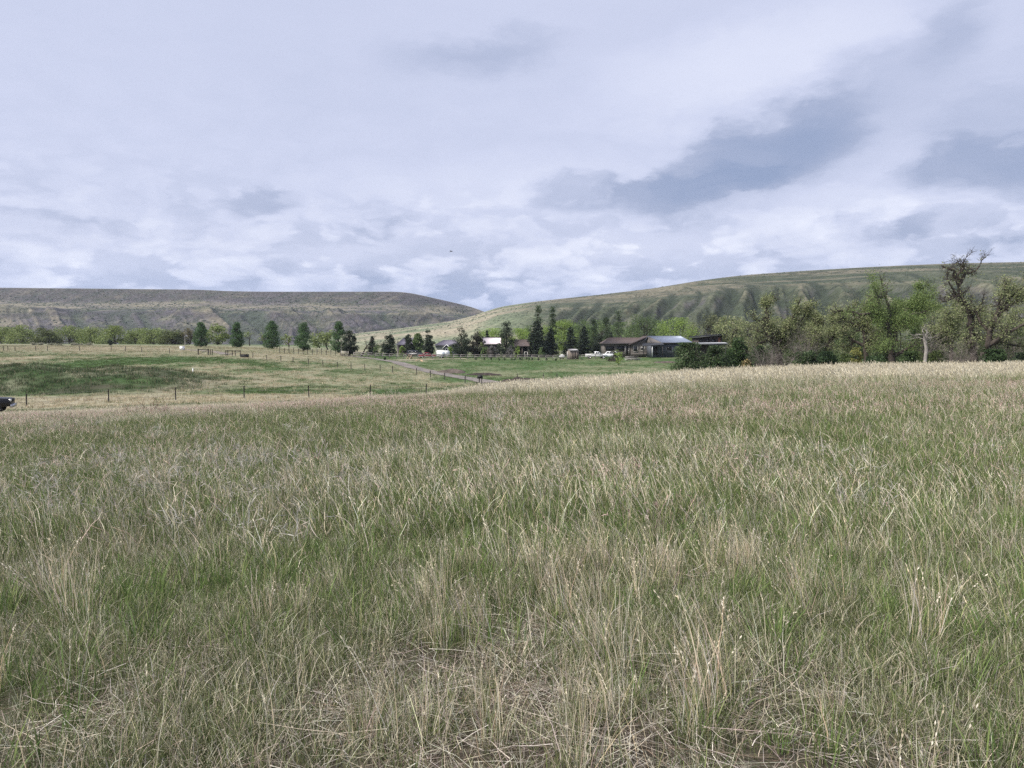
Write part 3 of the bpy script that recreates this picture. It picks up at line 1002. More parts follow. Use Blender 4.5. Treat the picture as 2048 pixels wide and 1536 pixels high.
# near: 1.6 to 8 m
x, y = wedge(rg, 11000, 1.6, 9.0)
lush, thin, pink, crest, grey, yel = meadow_patches(x, y)
xs, ys = keepf(rg, x, y, 0.80 - .66 * thin)
scatter('turf_grass', KINDS['turf'], xs, ys, rg.uniform(.7, 1.3, len(xs)), rg, 'short dull green turf between the dry stalks')
x, y = wedge(rg, 3600, 1.6, 10.0)
lush, thin, pink, crest, grey, yel = meadow_patches(x, y)
xs, ys = keepf(rg, x, y, .22 + .45 * thin)
scatter('thatch', KINDS['thatch'], xs, ys, rg.uniform(.7, 1.3, len(xs)), rg, 'flattened grey and straw thatch lying on the near soil', tilt=.03)
x, y = wedge(rg, 8000, 1.8, 11.0)
lush, thin, pink, crest, grey, yel = meadow_patches(x, y)
xs, ys = keepf(rg, x, y, np.clip((lush - .22) * 1.6, 0.06, 1) * (.45 + .55 * sstep(3.2, 5.5, y)) * (1 - .5 * thin))
scatter('green_grass', KINDS['lush'], xs, ys, rg.uniform(.5, 1.0, len(xs)), rg, 'fresh bright green leaf blades in the near meadow')
x, y = wedge(rg, 5600, 1.8, 14.0)
n_ = fbm(x * .7, y * .7, 3, 311)
xs, ys = keepf(rg, x, y, np.clip((n_ - .36) * 2.2, 0.05, .8))
scatter('dry_stalks', KINDS['stalk'], xs, ys, rg.uniform(.45, 1.05, len(xs)), rg, 'thin pale dry stalks with seed heads leaning left', turn=.9)
x, y = wedge(rg, 1500, 2.2, 10.0)
n_ = fbm(x * .8 + 5, y * .8, 3, 331)
xs, ys = keepf(rg, x, y, np.clip((n_ - .60) * 5.0, 0.004, .7))
bx_ = np.array([(115, 1205, 0), (90, 1170, 0), (140, 1225, 0), (1130, 1250, 0), (1190, 1330, 0), (1240, 1370, 0), (1400, 1500, 0), (1440, 1440, 0), (1080, 1190, 0), (720, 1480, 0), (1620, 1270, 0), (1860, 1330, 0)], float)
by = EYE * F / (bx_[:, 1] - HOR)
xs = np.concatenate([xs, (bx_[:, 0] - 1024) / F * by])
ys = np.concatenate([ys, by])
scatter('bunch_grass', KINDS['bunch'], xs, ys, np.concatenate([rg.uniform(.6, 1.05, len(xs) - len(by)), rg.uniform(.95, 1.2, len(by))]), rg, 'straw coloured bunchgrass clumps fanning out in the foreground', turn=.7)
x, y = wedge(rg, 3800, 5.0, 24.0, p1=2250)
lush, thin, pink, crest, grey, yel = meadow_patches(x, y)
n_ = fbm(x * .4, y * .4, 3, 341)
xs, ys = keepf(rg, x, y, np.clip(grey * 1.0 + (n_ - .58) * 1.0, 0.0, 1))
scatter('grey_weeds', KINDS['weed'], xs, ys, rg.uniform(.8, 1.35, len(xs)), rg, 'bleached grey dead weeds tangled in the meadow')
x, y = wedge(rg, 120, 2.6, 9.0)
n_ = fbm(x * .9 + 3, y * .9, 2, 377)
xs, ys = keepf(rg, x, y, np.clip((n_ - .40) * 2.5, .08, 1))
scatter('tall_stalks', KINDS['stalk'], xs, ys, rg.uniform(1.05, 1.35, len(xs)), rg, 'tallest straw stalks standing above the near turf', turn=.8)
# middle: 7 to 34 m
x, y = wedge(rg, 26000, 5.5, 34.0, power=1.75)
lush, thin, pink, crest, grey, yel = meadow_patches(x, y)
patch = fbm(x * .16 + 2, y * .11, 3, 611)
w_ = np.clip(1 - .65 * pink - .7 * crest, 0.1, 1) * (.62 + .38 * lush) * sstep(5, 8.5, y)
kk = rg.random(len(x)) < w_
sel = (patch + .30 * yel + .10 * (rg.random(len(x)) - .5)) > .57
for nm_, kd_, mk_, lb_ in (('meadow_grass', 'mid', kk & ~sel, 'mixed green and dry grass of the middle meadow'), ('green_meadow_grass', 'midg', kk & sel, 'greener patches of the middle meadow')):
    xs, ys = x[mk_], y[mk_]
    scatter(nm_, KINDS[kd_], xs, ys, rg.uniform(.6, 1.1, len(xs)) * (1 - .45 * sstep(20, 32, ys) * sstep(900, 500, pxof(xs, ys))), rg, lb_, turn=1.2)
x, y = wedge(rg, 16000, 6.0, 36.0, power=1.8)
lush, thin, pink, crest, grey, yel = meadow_patches(x, y)
n_ = fbm(x * .25, y * .25, 3, 351)
xs, ys = keepf(rg, x, y, np.clip(pink * 1.0 + (n_ - .50) * 1.5 * sstep(5, 9, y) * (1 - crest) * (1 - .8 * yel), 0.01, 1) * np.clip(.55 + 2.6 * (fbm(x * .1 + 7, y * .2, 3, 661) - .36), .30, 1))
scatter('brome_grass', KINDS['brome'], xs, ys, rg.uniform(.6, 1.05, len(xs)), rg, 'pinkish tan drooping brome in a band across the meadow', turn=.9)
x, y = wedge(rg, 20000, 24.0, 62.0, power=1.6)
lush, thin, pink, crest, grey, yel = meadow_patches(x, y)
p_ = pxof(x, y)
drybank = sstep(33, 40, y) * sstep(1050, 800, p_)
xs, ys = keepf(rg, x, y, np.clip(crest, 0, 1) * np.clip(.45 + .55 * sstep(33, 38, y) + 1.6 * (fbm(x * .12, y * .2, 3, 671) - .5), .2, 1))
dbk = sstep(30, 38, ys) * sstep(1050, 800, pxof(xs, ys))
scatter('brow_grass', KINDS['crest'], xs, ys, rg.uniform(.8, 1.2, len(xs)) * (1 - .70 * dbk), rg, 'pale straw grass along the brow of the meadow', turn=.8)
# far pastures
x, y = wedge(rg, 64000, 58.0, 250.0, p0=-60, p1=2110, power=1.35)
gr, so, lw = zones(x, y)
mm_ = mound_mask(x, y)
kd = rg.random(len(x)) < (1 - gr) * (1 - so) * .75 * (1 - .6 * mm_)
km = rg.random(len(x)) < mm_ * (1 - so * .8)
kg = (~kd) & (~km) & (rg.random(len(x)) < gr * (1 - so * .7) * (1 - mm_))
scatter('mound_weeds', KINDS['fdark'], x[km], y[km], rg.uniform(.6, 1.3, km.sum()), rg, 'dark green rank weeds over the spoil mound')
scatter('pasture_straw', KINDS['fdry'], x[kd], y[kd], rg.uniform(.6, 1.2, kd.sum()) * (1 - .45 * lw[kd]), rg, 'dry straw tufts scattered over the far pasture')
scatter('pasture_grass', KINDS['fgrn'], x[kg], y[kg], rg.uniform(.6, 1.2, kg.sum()) * (1 - .3 * lw[kg]), rg, 'short green grass of the far pasture and lawn')

# ------------------------------------------------------------------ plants with trunks
def nrm(v):
    return v / max(np.linalg.norm(v), 1e-9)

def local_of(px, py, Y, base):
    return np.array([(px - 1024) / F * Y - base[0], 0.0, EYE - (py - HOR) / F * Y - base[2]])

def dims(px, Y, top, wpx):
    b = G(px, Y)
    return b, EYE - (top - HOR) / F * Y - b[2], wpx / F * Y

def pick(rng, cols, n, lo=.72, hi=1.28):
    cols = np.array(cols, float)
    return np.clip(cols[rng.integers(0, len(cols), n)] * rng.uniform(lo, hi, (n, 1)), .005, .9)

FORMS = {
    'round': (lambda t: np.sqrt(np.clip(1 - ((t - .52) / .50) ** 2, 0, 1)), .14),
    'oval': (lambda t: np.clip(np.sin(np.pi * np.clip(t, 0, 1) ** .80), 0, 1) ** .62, .10),
    'column': (lambda t: np.clip(np.minimum(1, t * 5) * np.clip((1 - t) * 2.2, 0, 1) ** .6, 0, 1), .04),
    'dome': (lambda t: np.sqrt(np.clip(1 - (t * .98) ** 1.7, 0, 1)), .02),
    'egg': (lambda t: np.clip(1.0 - t, 0, 1) ** .52 * np.clip(t * 3.5 + .55, 0, 1), .07),
    'pine': (lambda t: np.clip((1.04 - t) * 1.35, 0, 1) ** .75 * np.clip(t * 6 + .35, 0, 1), .08),
}
def clump_tree(name, label, cat, px, Y, top, wpx, form, cols, seed, n=2200, size=.28, clumps=46, bark=None, leafmat=None, group=None,
               crad=.16, trunk=.03, limb_frac=.8, stems=1, bend=.06):
    rng = np.random.default_rng(seed)
    base, H, Wd = dims(px, Y, top, wpx)
    prof, t0 = FORMS[form]
    th = rng.uniform(0, 2 * np.pi, clumps)
    t = np.sqrt(rng.random(clumps)) if form == 'pine' else rng.random(clumps)
    t = 1 - t if form == 'pine' else t
    r_ = np.sqrt(rng.uniform(.10, 1.0, clumps)) * prof(t) * Wd / 2 * (1 - crad * .7)
    zc = H * (t0 + (1 - t0) * t) - crad * Wd * .4 * t
    if form == 'dome':
        zc = zc * (.62 + .72 * fbm(r_ * np.cos(th) / Wd * 5 + seed, r_ * np.sin(th) / Wd * 5, 2, seed))
    cc = np.stack([r_ * np.cos(th), r_ * np.sin(th), zc], 1)
    o = thing(name, label, cat, base, 0, group)
    gb = Geo()
    tops = []
    for k in range(stems):
        sp = (rng.normal(0, Wd * .10, 2) if stems > 1 else np.zeros(2))
        tz = np.linspace(0, .82 * H, 7)
        pts = np.stack([sp[0] * (tz / H) ** .7 + bend * H * (fbm(tz / H * 2.0 + seed, tz * 0, 2, seed) - .5) * (tz / H), sp[1] * (tz / H) ** .7 + bend * H * (fbm(tz / H * 2.0, tz * 0 + 4, 2, seed + k) - .5) * (tz / H), tz - .15], 1)
        gb.tube(pts, trunk * H * np.linspace(1.15, .18, 7) / math.sqrt(stems), 7)
        tops.append(pts)
    P0, P1, R0, R1 = [], [], [], []
    for c in cc:
        if rng.random() > limb_frac:
            continue
        pts = tops[rng.integers(stems)]
        zz_ = np.clip(c[2] - rng.uniform(.10, .30) * H, .12 * H, .80 * H)
        a = np.array([np.interp(zz_, pts[:, 2], pts[:, 0]), np.interp(zz_, pts[:, 2], pts[:, 1]), zz_])
        m = (a + c) / 2 + rng.normal(0, .03 * H, 3) - np.array([0, 0, .03 * H])
        r = trunk * H * .33
        P0 += [a, m]; P1 += [m, c]; R0 += [r, r * .6]; R1 += [r * .6, r * .15]
    gb.segs(P0, P1, R0, R1, 5)
    gb.build('trunk', bark or M_BARK, o, smooth=True)
    ci = rng.integers(0, clumps, n)
    sg = crad * Wd * rng.uniform(.6, 1.2, clumps)
    off = rng.normal(0, 1, (n, 3))
    off /= np.maximum(1, np.linalg.norm(off, axis=1, keepdims=True) / 1.7)
    P = cc[ci] + off * sg[ci][:, None] * np.array([1, 1, .75]) * .62
    P[:, 2] = np.clip(P[:, 2], .04 * H, H)
    cc_c = rng.uniform(.82, 1.18, clumps)
    C = pick(rng, cols, n) * cc_c[ci][:, None]
    gl_ = Geo()
    gl_.leaves(P, size, rng, C)
    gl_.build('crown', leafmat or M_LEAF, o)
    return o

def spruce(name, label, px, Y, top, wpx, cols, seed, group=None, n_lev=23, size=.20, gap=.0):
    rng = np.random.default_rng(seed)
    base, H, Wd = dims(px, Y, top, wpx * 1.14)
    o = thing(name, label, 'conifer', base, 0, group)
    gb = Geo()
    zt = np.linspace(-.2, H * .97, 6)
    gb.tube(np.stack([zt * 0, zt * 0, zt], 1), .022 * H * np.linspace(1.1, .12, 6), 7)
    Ps, P0, P1, R0, R1 = [], [], [], [], []
    for i in range(n_lev):
        t = .05 + .93 * (i + rng.uniform(-.3, .3)) / n_lev
        L = Wd / 2 * np.clip(1.03 - t, .03, 1) ** .82 * (.55 + .45 * min(1, t * 7))
        nb = int(8 + 8 * (1 - t))
        for k in range(nb):
            if rng.random() < gap:
                continue
            a = rng.uniform(0, 2 * np.pi)
            l = L * rng.uniform(.68, 1.12)
            p = np.array([0, 0, t * H])
            e = p + np.array([np.cos(a) * l, np.sin(a) * l, -.18 * l + .10 * l * t * 3])
            P0.append(p); P1.append(e); R0.append(.004 * H); R1.append(.001 * H)
            m = max(5, int(20 * l / (Wd / 2) + 3))
            s = rng.uniform(.15, 1.0, m)[:, None] ** .7
            q = p + (e - p) * s + rng.normal(0, .07 * Wd * .5, (m, 3)) * np.array([1, 1, .6])
            q[:, 2] -= (s[:, 0] * (1 - s[:, 0])) * .10 * l
            Ps.append(q)
    gb.segs(P0, P1, R0, R1, 4)
    gb.build('trunk', M_BARK, o)
    P = np.concatenate(Ps + [np.array([[0, 0, H * q_] for q_ in (.93, .96, .99)])])
    gl_ = Geo()
    gl_.leaves(P, size * H / 8.0 * 1.15, rng, pick(rng, cols, len(P)), flat=.45, slim=.55)
    gl_.build('crown', M_NEEDLE, o)
    return o

def grow(p, d, L, r, lev, rng, S_, tips, up=.05, wig=.26, kids=(1, 3), n=4):
    for i in range(n):
        d = nrm(d + rng.normal(0, wig, 3) + np.array([0, 0, up]))
        q = p + d * (L / n)
        S_.append((p, q, r * (1 - .72 * i / n), r * (1 - .72 * (i + 1) / n)))
        p = q
        if lev > 0:
            for _ in range(rng.integers(kids[0], kids[1])):
                grow(p, nrm(d * .8 + rng.normal(0, .62, 3)), L * rng.uniform(.40, .66), r * (1 - .72 * (i + 1) / n) * .62 + .004, lev - 1, rng, S_, tips, up, wig, kids, n)
        elif i >= 1:
            tips.append(p)

def limb_tree(name, label, px, Y, limbs, cols, seed, leaves=6000, size=.16, spread=.35, lev=2, sub=5, bark=None, leaf_bias=0.0, group=None, cat='tree', kids=(1, 3), sub_len=.30):
    """old cottonwood: main limbs follow drawn lines (given in photo pixels at the tree's distance, swung to the front or back), twigs grow by themselves"""
    rng = np.random.default_rng(seed)
    base = G(px, Y)
    o = thing(name, label, cat, base, 0, group)
    S_, tips = [], []
    gb = Geo()
    Hh = max(local_of(px, q[1], Y, base)[2] for l, _ in limbs for q in l)
    for li, (line, r0) in enumerate(limbs):
        pts = np.array([local_of(a, b, Y, base) for a, b in line])
        if li == 0:
            pts[0, 2] = -.3
        dep = rng.normal(0, .30) * (li > 0)
        seglen = np.concatenate([[0], np.cumsum(np.linalg.norm(np.diff(pts, axis=0), axis=1))])
        pts[:, 1] = dep * seglen + (fbm(seglen * .25 + li * 7, seglen * 0, 3, seed) - .5) * .10 * seglen
        if li > 0:
            d0 = getattr(limb_tree, 'trunk')
            k = np.argmin(np.linalg.norm(d0[:, [0, 2]] - pts[0, [0, 2]], axis=1))
            pts[:, 1] += d0[k, 1]
        tt = np.linspace(0, seglen[-1], max(6, len(pts) * 4))
        fine_ = np.stack([np.interp(tt, seglen, pts[:, k]) for k in range(3)], 1)
        fine_[1:-1] = (fine_[:-2] + fine_[1:-1] * 2 + fine_[2:]) / 4
        fine_[1:] += rng.normal(0, .06, (len(tt) - 1, 3)) * min(1, r0 * 3)
        if li == 0:
            limb_tree.trunk = fine_
        rr = r0 * np.linspace(1, .30, len(tt)) * (1 + .06 * rng.normal(size=len(tt)))
        gb.tube(fine_, rr, 8)
        L = seglen[-1]
        for k in range(sub + int(L * .5)):
            f = rng.uniform(.30 if li == 0 else .15, 1.0)
            i = min(int(f * (len(tt) - 1)), len(tt) - 2)
            d = nrm(fine_[i + 1] - fine_[i])
            sd = nrm(d * .7 + rng.normal(0, .75, 3) + np.array([0, 0, .15]))
            grow(fine_[i + 1], sd, max(1.2, Hh * sub_len * rng.uniform(.35, .8)) * (1.1 - .5 * f), rr[i] * .42 + .01, lev, rng, S_, tips, kids=kids)
        grow(fine_[-1], nrm(fine_[-1] - fine_[-2]), Hh * sub_len * .5, rr[-1], lev, rng, S_, tips, kids=kids)
    A = [np.array(c) for c in zip(*S_)]
    gb.segs(A[0], A[1], np.maximum(A[2], .012), np.maximum(A[3], .008), 4)
    gb.build('trunk', bark or M_BARK, o, smooth=True)
    if leaves:
        tips = np.array(tips)
        wgt = np.ones(len(tips))
        if leaf_bias:
            h = tips[:, 2] / tips[:, 2].max()
            wgt = np.clip(1 - leaf_bias * h, 0.02, 1)
        wgt = wgt * np.clip((fbm(tips[:, 0] * .35 + seed, tips[:, 2] * .35, 3, seed) - .30) * 3, .05, 1)
        ci = rng.choice(len(tips), leaves, p=wgt / wgt.sum())
        P = tips[ci] + rng.normal(0, spread, (leaves, 3))
        gl_ = Geo()
        gl_.leaves(P, size, rng, pick(rng, cols, leaves))
        gl_.build('crown', M_LEAF, o)
    return o

def bare_shrub(name, label, px, Y, top, wpx, seed, bark, n=14, lev=1, group=None):
    rng = np.random.default_rng(seed)
    base, H, Wd = dims(px, Y, top, wpx)
    S_, tips = [], []
    for k in range(n):
        a = rng.uniform(0, 2 * np.pi)
        d = nrm(np.array([np.cos(a) * Wd / 2 / H * rng.uniform(.1, 1.1), np.sin(a) * Wd / 2 / H * rng.uniform(.1, 1.1), 1]))
        grow(np.array([np.cos(a) * .06 * Wd, np.sin(a) * .06 * Wd, -.05]), d, H * rng.uniform(.55, .95), .012 * H + .006, lev, rng, S_, tips, up=.03, wig=.20)
    A = [np.array(c) for c in zip(*S_)]
    gb = Geo()
    gb.segs(A[0], A[1], np.maximum(A[2], .008), np.maximum(A[3], .006), 4)
    o = gb.build(name, bark, None)
    o.location = base
    return tag(o, label, 'shrub', group)

YG = [(.20, .255, .085), (.24, .29, .105), (.165, .215, .075), (.25, .285, .13)]
BRIGHT = [(.22, .31, .075), (.26, .35, .095), (.19, .27, .068)]
POP = [(.072, .135, .055), (.092, .16, .065), (.058, .108, .046), (.11, .17, .075)]
MIDG = [(.135, .195, .078), (.165, .225, .092), (.11, .165, .066)]
DARKC = [(.030, .044, .029), (.038, .054, .035), (.024, .036, .025)]
PINEC = [(.040, .054, .033), (.050, .066, .040), (.032, .044, .028)]
BUSH = [(.062, .10, .042), (.085, .125, .055), (.048, .080, .034), (.11, .13, .075)]
COTT = [(.22, .255, .115), (.26, .29, .14), (.175, .21, .095), (.255, .25, .155)]

# --- far row of willows and cottonwoods, left
grp = 'yellow green trees in the far left row'
for k, (px, top, wp, cs) in enumerate([(4, 654, 66, 0), (46, 650, 74, 0), (92, 656, 60, 1), (140, 649, 82, 0), (188, 647, 84, 0), (232, 652, 74, 0), (272, 657, 66, 0), (308, 655, 70, 0), (346, 659, 60, 1)]):
    clump_tree('willow_tree', ORD[k] + ' tree from the left edge in the far yellow-green row below the mesa', 'tree', px, 330 - 6 * (k % 3), top, wp, 'dome', YG if cs == 0 else [(.12, .15, .06), (.10, .12, .055), (.15, .17, .07)],
               100 + k, n=4200, size=.28, clumps=60, crad=.14, stems=5, trunk=.032, group=grp)
clump_tree('twiggy_tree', 'brownish twiggy tree just left of the first dark green poplar', 'tree', 380, 320, 655, 36, 'round', [(.17, .15, .08), (.14, .125, .075)], 121, n=500, size=.4, clumps=20, stems=2)
clump_tree('willow_tree', 'large yellow-green tree between the first two dark poplars', 'tree', 436, 300, 648, 52, 'round', YG, 122, n=1700, size=.36, clumps=26, stems=3)
limb_tree('bare_tree', 'bare dark crooked tree right of the second poplar', 500, 300, [([(500, 690), (499, 678), (497, 668)], .22), ([(499, 680), (505, 670)], .12), ([(499, 678), (490, 671)], .12)], YG, 123, leaves=120, size=.3, lev=1, sub=2)
limb_tree('bare_tree', 'dark leaning bare tree left of the third poplar', 530, 290, [([(536, 693), (531, 680), (524, 671)], .25), ([(533, 684), (522, 680)], .14), ([(532, 683), (537, 670)], .14)], YG, 124, leaves=160, size=.3, lev=1, sub=2)
limb_tree('bare_tree', 'sparse dark tree between the third and fourth poplars', 578, 290, [([(579, 694), (578, 684), (572, 672)], .25), ([(578, 686), (585, 674)], .16), ([(578, 688), (566, 678)], .14)], YG, 125, leaves=260, size=.3, lev=1, sub=2)
limb_tree('willow_tree', 'yellow-green willow with two dark leaning trunks between the last two poplars', 648, 280, [([(656, 697), (651, 684), (643, 674)], .28), ([(653, 688), (660, 672)], .16), ([(640, 696), (636, 684), (630, 676)], .24)], YG, 126, leaves=1500, size=.32, lev=1, sub=4, spread=.8)

# --- five dense poplars
for k, (px, top, wp, Y) in enumerate([(403, 645, 34, 235), (475, 643, 32, 235), (545, 642, 38, 232), (608, 645, 38, 228), (678, 643, 36, 226)]):
    clump_tree('poplar_tree', ORD[k] + ' of five dense dark green oval poplars counted from the left', 'tree', px, Y, top, wp * (1.08, .98, 1.1, 1.14, 1.02)[k], 'egg', POP, 140 + k, n=6500, size=.155, clumps=90, crad=.15,
               group='dense poplars along the far pasture')

# --- conifers round the farmstead
for px, top, wp, Y, sd, lab in (
        (745, 671, 24, 222, 160, 'small dark spruce beside the fallen dead tree'),
        (974, 659, 16, 262, 161, 'small spruce tip showing above the pale barn roof'),
        (1141, 653, 34, 232, 162, 'dark spruce just behind the small wooden shed'),
        (1168, 651, 34, 236, 163, 'dark spruce right of the small wooden shed, behind the white vehicles'),
        (1100, 655, 40, 228, 164, 'dark broad spruce to the right of the biggest spruce'),
        (1074, 640, 58, 224, 165, 'biggest dark broad spruce at the farmstead, beside the brown roof')):
    spruce('spruce_tree', lab, px, Y, top, wp, DARKC, sd, 'dark conifers round the farmstead')
for px, top, wp, Y, sd, lab in (
        (700, 648, 32, 205, 170, 'tall dark pine against the last poplar at the bend of the fence'),
        (779, 664, 34, 214, 171, 'broad pine standing behind the rail fence left of the drive gate'),
        (819, 665, 26, 216, 172, 'narrow pine behind the dark parked car'),
        (858, 658, 27, 218, 173, 'pine behind the red car'),
        (923, 650, 40, 216, 174, 'dark clumpy pine right of the white garage gable'),
        (955, 659, 38, 220, 175, 'brownish pine left of the pale barn roof'),
        (1013, 634, 46, 216, 176, 'tall open pine between the pale barn and the brown roof'),
        (1196, 668, 36, 240, 177, 'low dark pine left of the brown house'),
        (1219, 659, 26, 244, 178, 'slim dark pine rising over the brown house roof')):
    clump_tree('pine_tree', lab, 'conifer', px, Y, top, wp, 'pine', PINEC if sd not in (175,) else [(.05, .048, .035), (.042, .044, .03)], sd, n=5200, size=.165, clumps=64, crad=.16, leafmat=M_NEEDLE,
               group='pines round the farmstead', trunk=.024)
for px, top, wp, Y, sd, lab in (
        (1076, 610, 18, 246, 180, 'tallest narrow poplar, its tip above the biggest spruce'),
        (1105, 614, 15, 250, 181, 'narrow poplar just right of the tallest one'),
        (1187, 638, 15, 262, 182, 'narrow poplar behind the white pickup'),
        (1212, 634, 17, 262, 183, 'narrow dark poplar left of the pointed one'),
        (1236, 622, 19, 258, 184, 'pointed narrow poplar above the brown house roof')):
    clump_tree('lombardy_poplar', lab, 'tree', px, Y, top, wp, 'column', [(.055, .085, .038), (.07, .10, .045), (.045, .07, .034)], sd, n=2600, size=.17, clumps=40, crad=.34, limb_frac=.4, trunk=.012,
               group='narrow columnar poplars')
# --- leafy trees behind the farmstead
for px, top, wp, Y, sd, cs, lab in (
        (836, 667, 26, 226, 190, MIDG, 'green leafy tree between two pines left of the red car'),
        (985, 657, 70, 300, 191, BRIGHT, 'bright green tree far behind the pale barn roof'),
        (1042, 657, 56, 300, 192, BRIGHT, 'bright green tree far behind the brown roof'),
        (1128, 640, 60, 275, 193, BRIGHT, 'bright green tree right of the two tallest poplars'),
        (1162, 640, 56, 285, 194, MIDG, 'mid green tree behind the shed spruces'),
        (1200, 640, 60, 290, 195, MIDG, 'mid green tree behind the slim poplars'),
        (1282, 629, 84, 262, 196, [(.105, .15, .06), (.12, .165, .07), (.09, .13, .055)], 'wide open willow behind the ridge of the brown house'),
        (1352, 636, 92, 258, 197, BRIGHT, 'broad bright yellow-green tree behind the blue-grey metal roof'),
        (1318, 650, 50, 275, 198, MIDG, 'low green tree between willow and bright tree'),
        (1420, 626, 60, 190, 199, [(.14, .15, .08), (.12, .135, .07)], 'thin greyish spring tree behind the dark mono-pitch roof'),
        (1462, 632, 84, 175, 200, COTT, 'open green tree right of the dark mono-pitch roof')):
    clump_tree('leafy_tree', lab, 'tree', px, Y, top, wp, 'round' if sd != 190 else 'oval', cs, sd, n=5600 if sd != 199 else 2000, size=.19, clumps=54, stems=2 if sd > 194 else 1, crad=.15, trunk=.028,
               group='leafy trees behind the farmstead')
for k, (px, top, wp, Y, cs, lab) in enumerate([
        (1060, 652, 56, 310, MIDG, 'green tree in the back wood behind the open shed'),
        (1095, 648, 58, 312, BRIGHT, 'light green tree in the back wood between the two tallest poplars'),
        (1145, 646, 60, 315, MIDG, 'green tree in the back wood above the small shed'),
        (1180, 648, 62, 310, MIDG, 'green tree in the back wood above the white pickup'),
        (1238, 645, 66, 300, MIDG, 'green tree in the back wood round the pointed poplar'),
        (1262, 650, 60, 285, MIDG, 'green tree in the back wood above the hipped roof'),
        (1316, 644, 70, 305, MIDG, 'green tree in the back wood left of the bright tree'),
        (1388, 646, 66, 270, COTT, 'pale green tree in the back wood right of the bright tree'),
        (1440, 648, 70, 230, COTT, 'pale green tree in the back wood above the dark building')]):
    clump_tree('leafy_tree', lab, 'tree', px, Y, top, wp, 'dome', cs, 470 + k, n=3600, size=.20, clumps=50, stems=3, crad=.16, trunk=.02, group='back wood behind the farmstead')
# --- fallen tree and shrubs by the yard
limb_tree('dead_tree', 'dark dead tree leaning over by the rail fence', 728, 208, [([(722, 704), (732, 695), (741, 684), (748, 676)], .22), ([(728, 699), (742, 694), (758, 690)], .13), ([(734, 693), (731, 682)], .12)], YG, 210, leaves=0, lev=1, sub=2)
for px, top, wp, Y, sd, cs, lab in (
        (985, 690, 22, 212, 211, [(.17, .16, .17), (.21, .19, .20), (.12, .13, .10)], 'greyish lilac bush in front of the pale barn'),
        (1021, 692, 24, 212, 212, [(.15, .14, .15), (.12, .12, .10)], 'greyish bush at the foot of the tall open pine'),
        (899, 692, 15, 214, 213, BRIGHT, 'small bright green bush right of the white garage gable'),
        (968, 694, 18, 212, 214, MIDG, 'green bush left of the lilac bush'),
        (1035, 692, 12, 211, 215, BRIGHT, 'small bright bush before the brown roofed shed'),
        (1083, 694, 14, 211, 216, MIDG, 'small green bush before the biggest spruce'),
        (803, 690, 14, 212, 217, BRIGHT, 'small bright green bush left of the dark parked car'),
        (757, 690, 24, 216, 218, MIDG, 'green bush under the small spruce'),
        (1226, 702, 26, 186, 219, [(.10, .09, .07), (.08, .085, .05)], 'dark low bush behind the staked sapling')):
    clump_tree('yard_shrub', lab, 'shrub', px, Y, top, wp, 'dome', cs, sd, n=520, size=.18, clumps=16, crad=.2, stems=4, trunk=.03, group='shrubs round the farmstead')
clump_tree('sapling', 'slender pale green sapling standing alone on the lawn', 'tree', 1236, 168, 697, 20, 'oval', BRIGHT, 220, n=420, size=.13, clumps=22, crad=.16, trunk=.014)

# --- right edge: old cottonwoods
limb_tree('cottonwood_tree', 'spring-leafed cottonwood rising behind the dark round bushes', 1560, 118, [
    ([(1562, 742), (1559, 715), (1554, 695), (1544, 676), (1540, 652), (1530, 626), (1533, 612)], .62),
    ([(1554, 694), (1566, 668), (1577, 640), (1583, 614)], .36), ([(1556, 700), (1579, 685), (1592, 655), (1609, 628)], .30),
    ([(1548, 684), (1532, 682), (1515, 687), (1500, 702)], .28), ([(1541, 660), (1522, 648), (1508, 640)], .24), ([(1546, 680), (1526, 668), (1505, 662)], .24)],
    COTT, 230, leaves=22000, size=0.12, spread=.34, lev=2, sub=4)
limb_tree('cottonwood_tree', 'leafy cottonwood with a slanting limb left of the forked dark trunk', 1655, 124, [
    ([(1645, 742), (1650, 710), (1658, 685), (1668, 660), (1672, 636)], .45), ([(1655, 694), (1636, 668), (1630, 640)], .26), ([(1660, 680), (1684, 662), (1692, 640)], .26), ([(1656, 690), (1626, 682), (1610, 676)], .22)],
    COTT, 231, leaves=20000, size=0.12, spread=.36, lev=2, sub=4)
limb_tree('cottonwood_tree', 'cottonwood with arching drooping boughs left of the widest crown', 1733, 116, [
    ([(1736, 740), (1731, 708), (1728, 685), (1722, 652), (1712, 634), (1698, 624), (1681, 622)], .42), ([(1725, 690), (1708, 682), (1693, 672)], .26), ([(1723, 655), (1706, 646), (1690, 642)], .22), ([(1726, 676), (1738, 648), (1742, 624)], .26)],
    COTT, 232, leaves=13000, size=0.115, spread=.34, lev=2, sub=4)
limb_tree('cottonwood_tree', 'wide-crowned green cottonwood with a thick forked black trunk', 1784, 110, [
    ([(1784, 740), (1783, 712), (1783, 686), (1777, 656), (1766, 635), (1746, 625), (1727, 628)], .62),
    ([(1781, 670), (1794, 646), (1820, 630), (1853, 622)], .38), ([(1779, 660), (1786, 628), (1789, 592), (1786, 578)], .36), ([(1786, 714), (1803, 702), (1822, 688)], .30),
    ([(1790, 650), (1822, 618), (1846, 600), (1868, 578)], .34), ([(1770, 640), (1757, 612), (1752, 590)], .28)],
    [(.14, .21, .07), (.17, .235, .08), (.20, .245, .095)], 233, leaves=46000, size=.088, spread=.36, lev=2, sub=4)
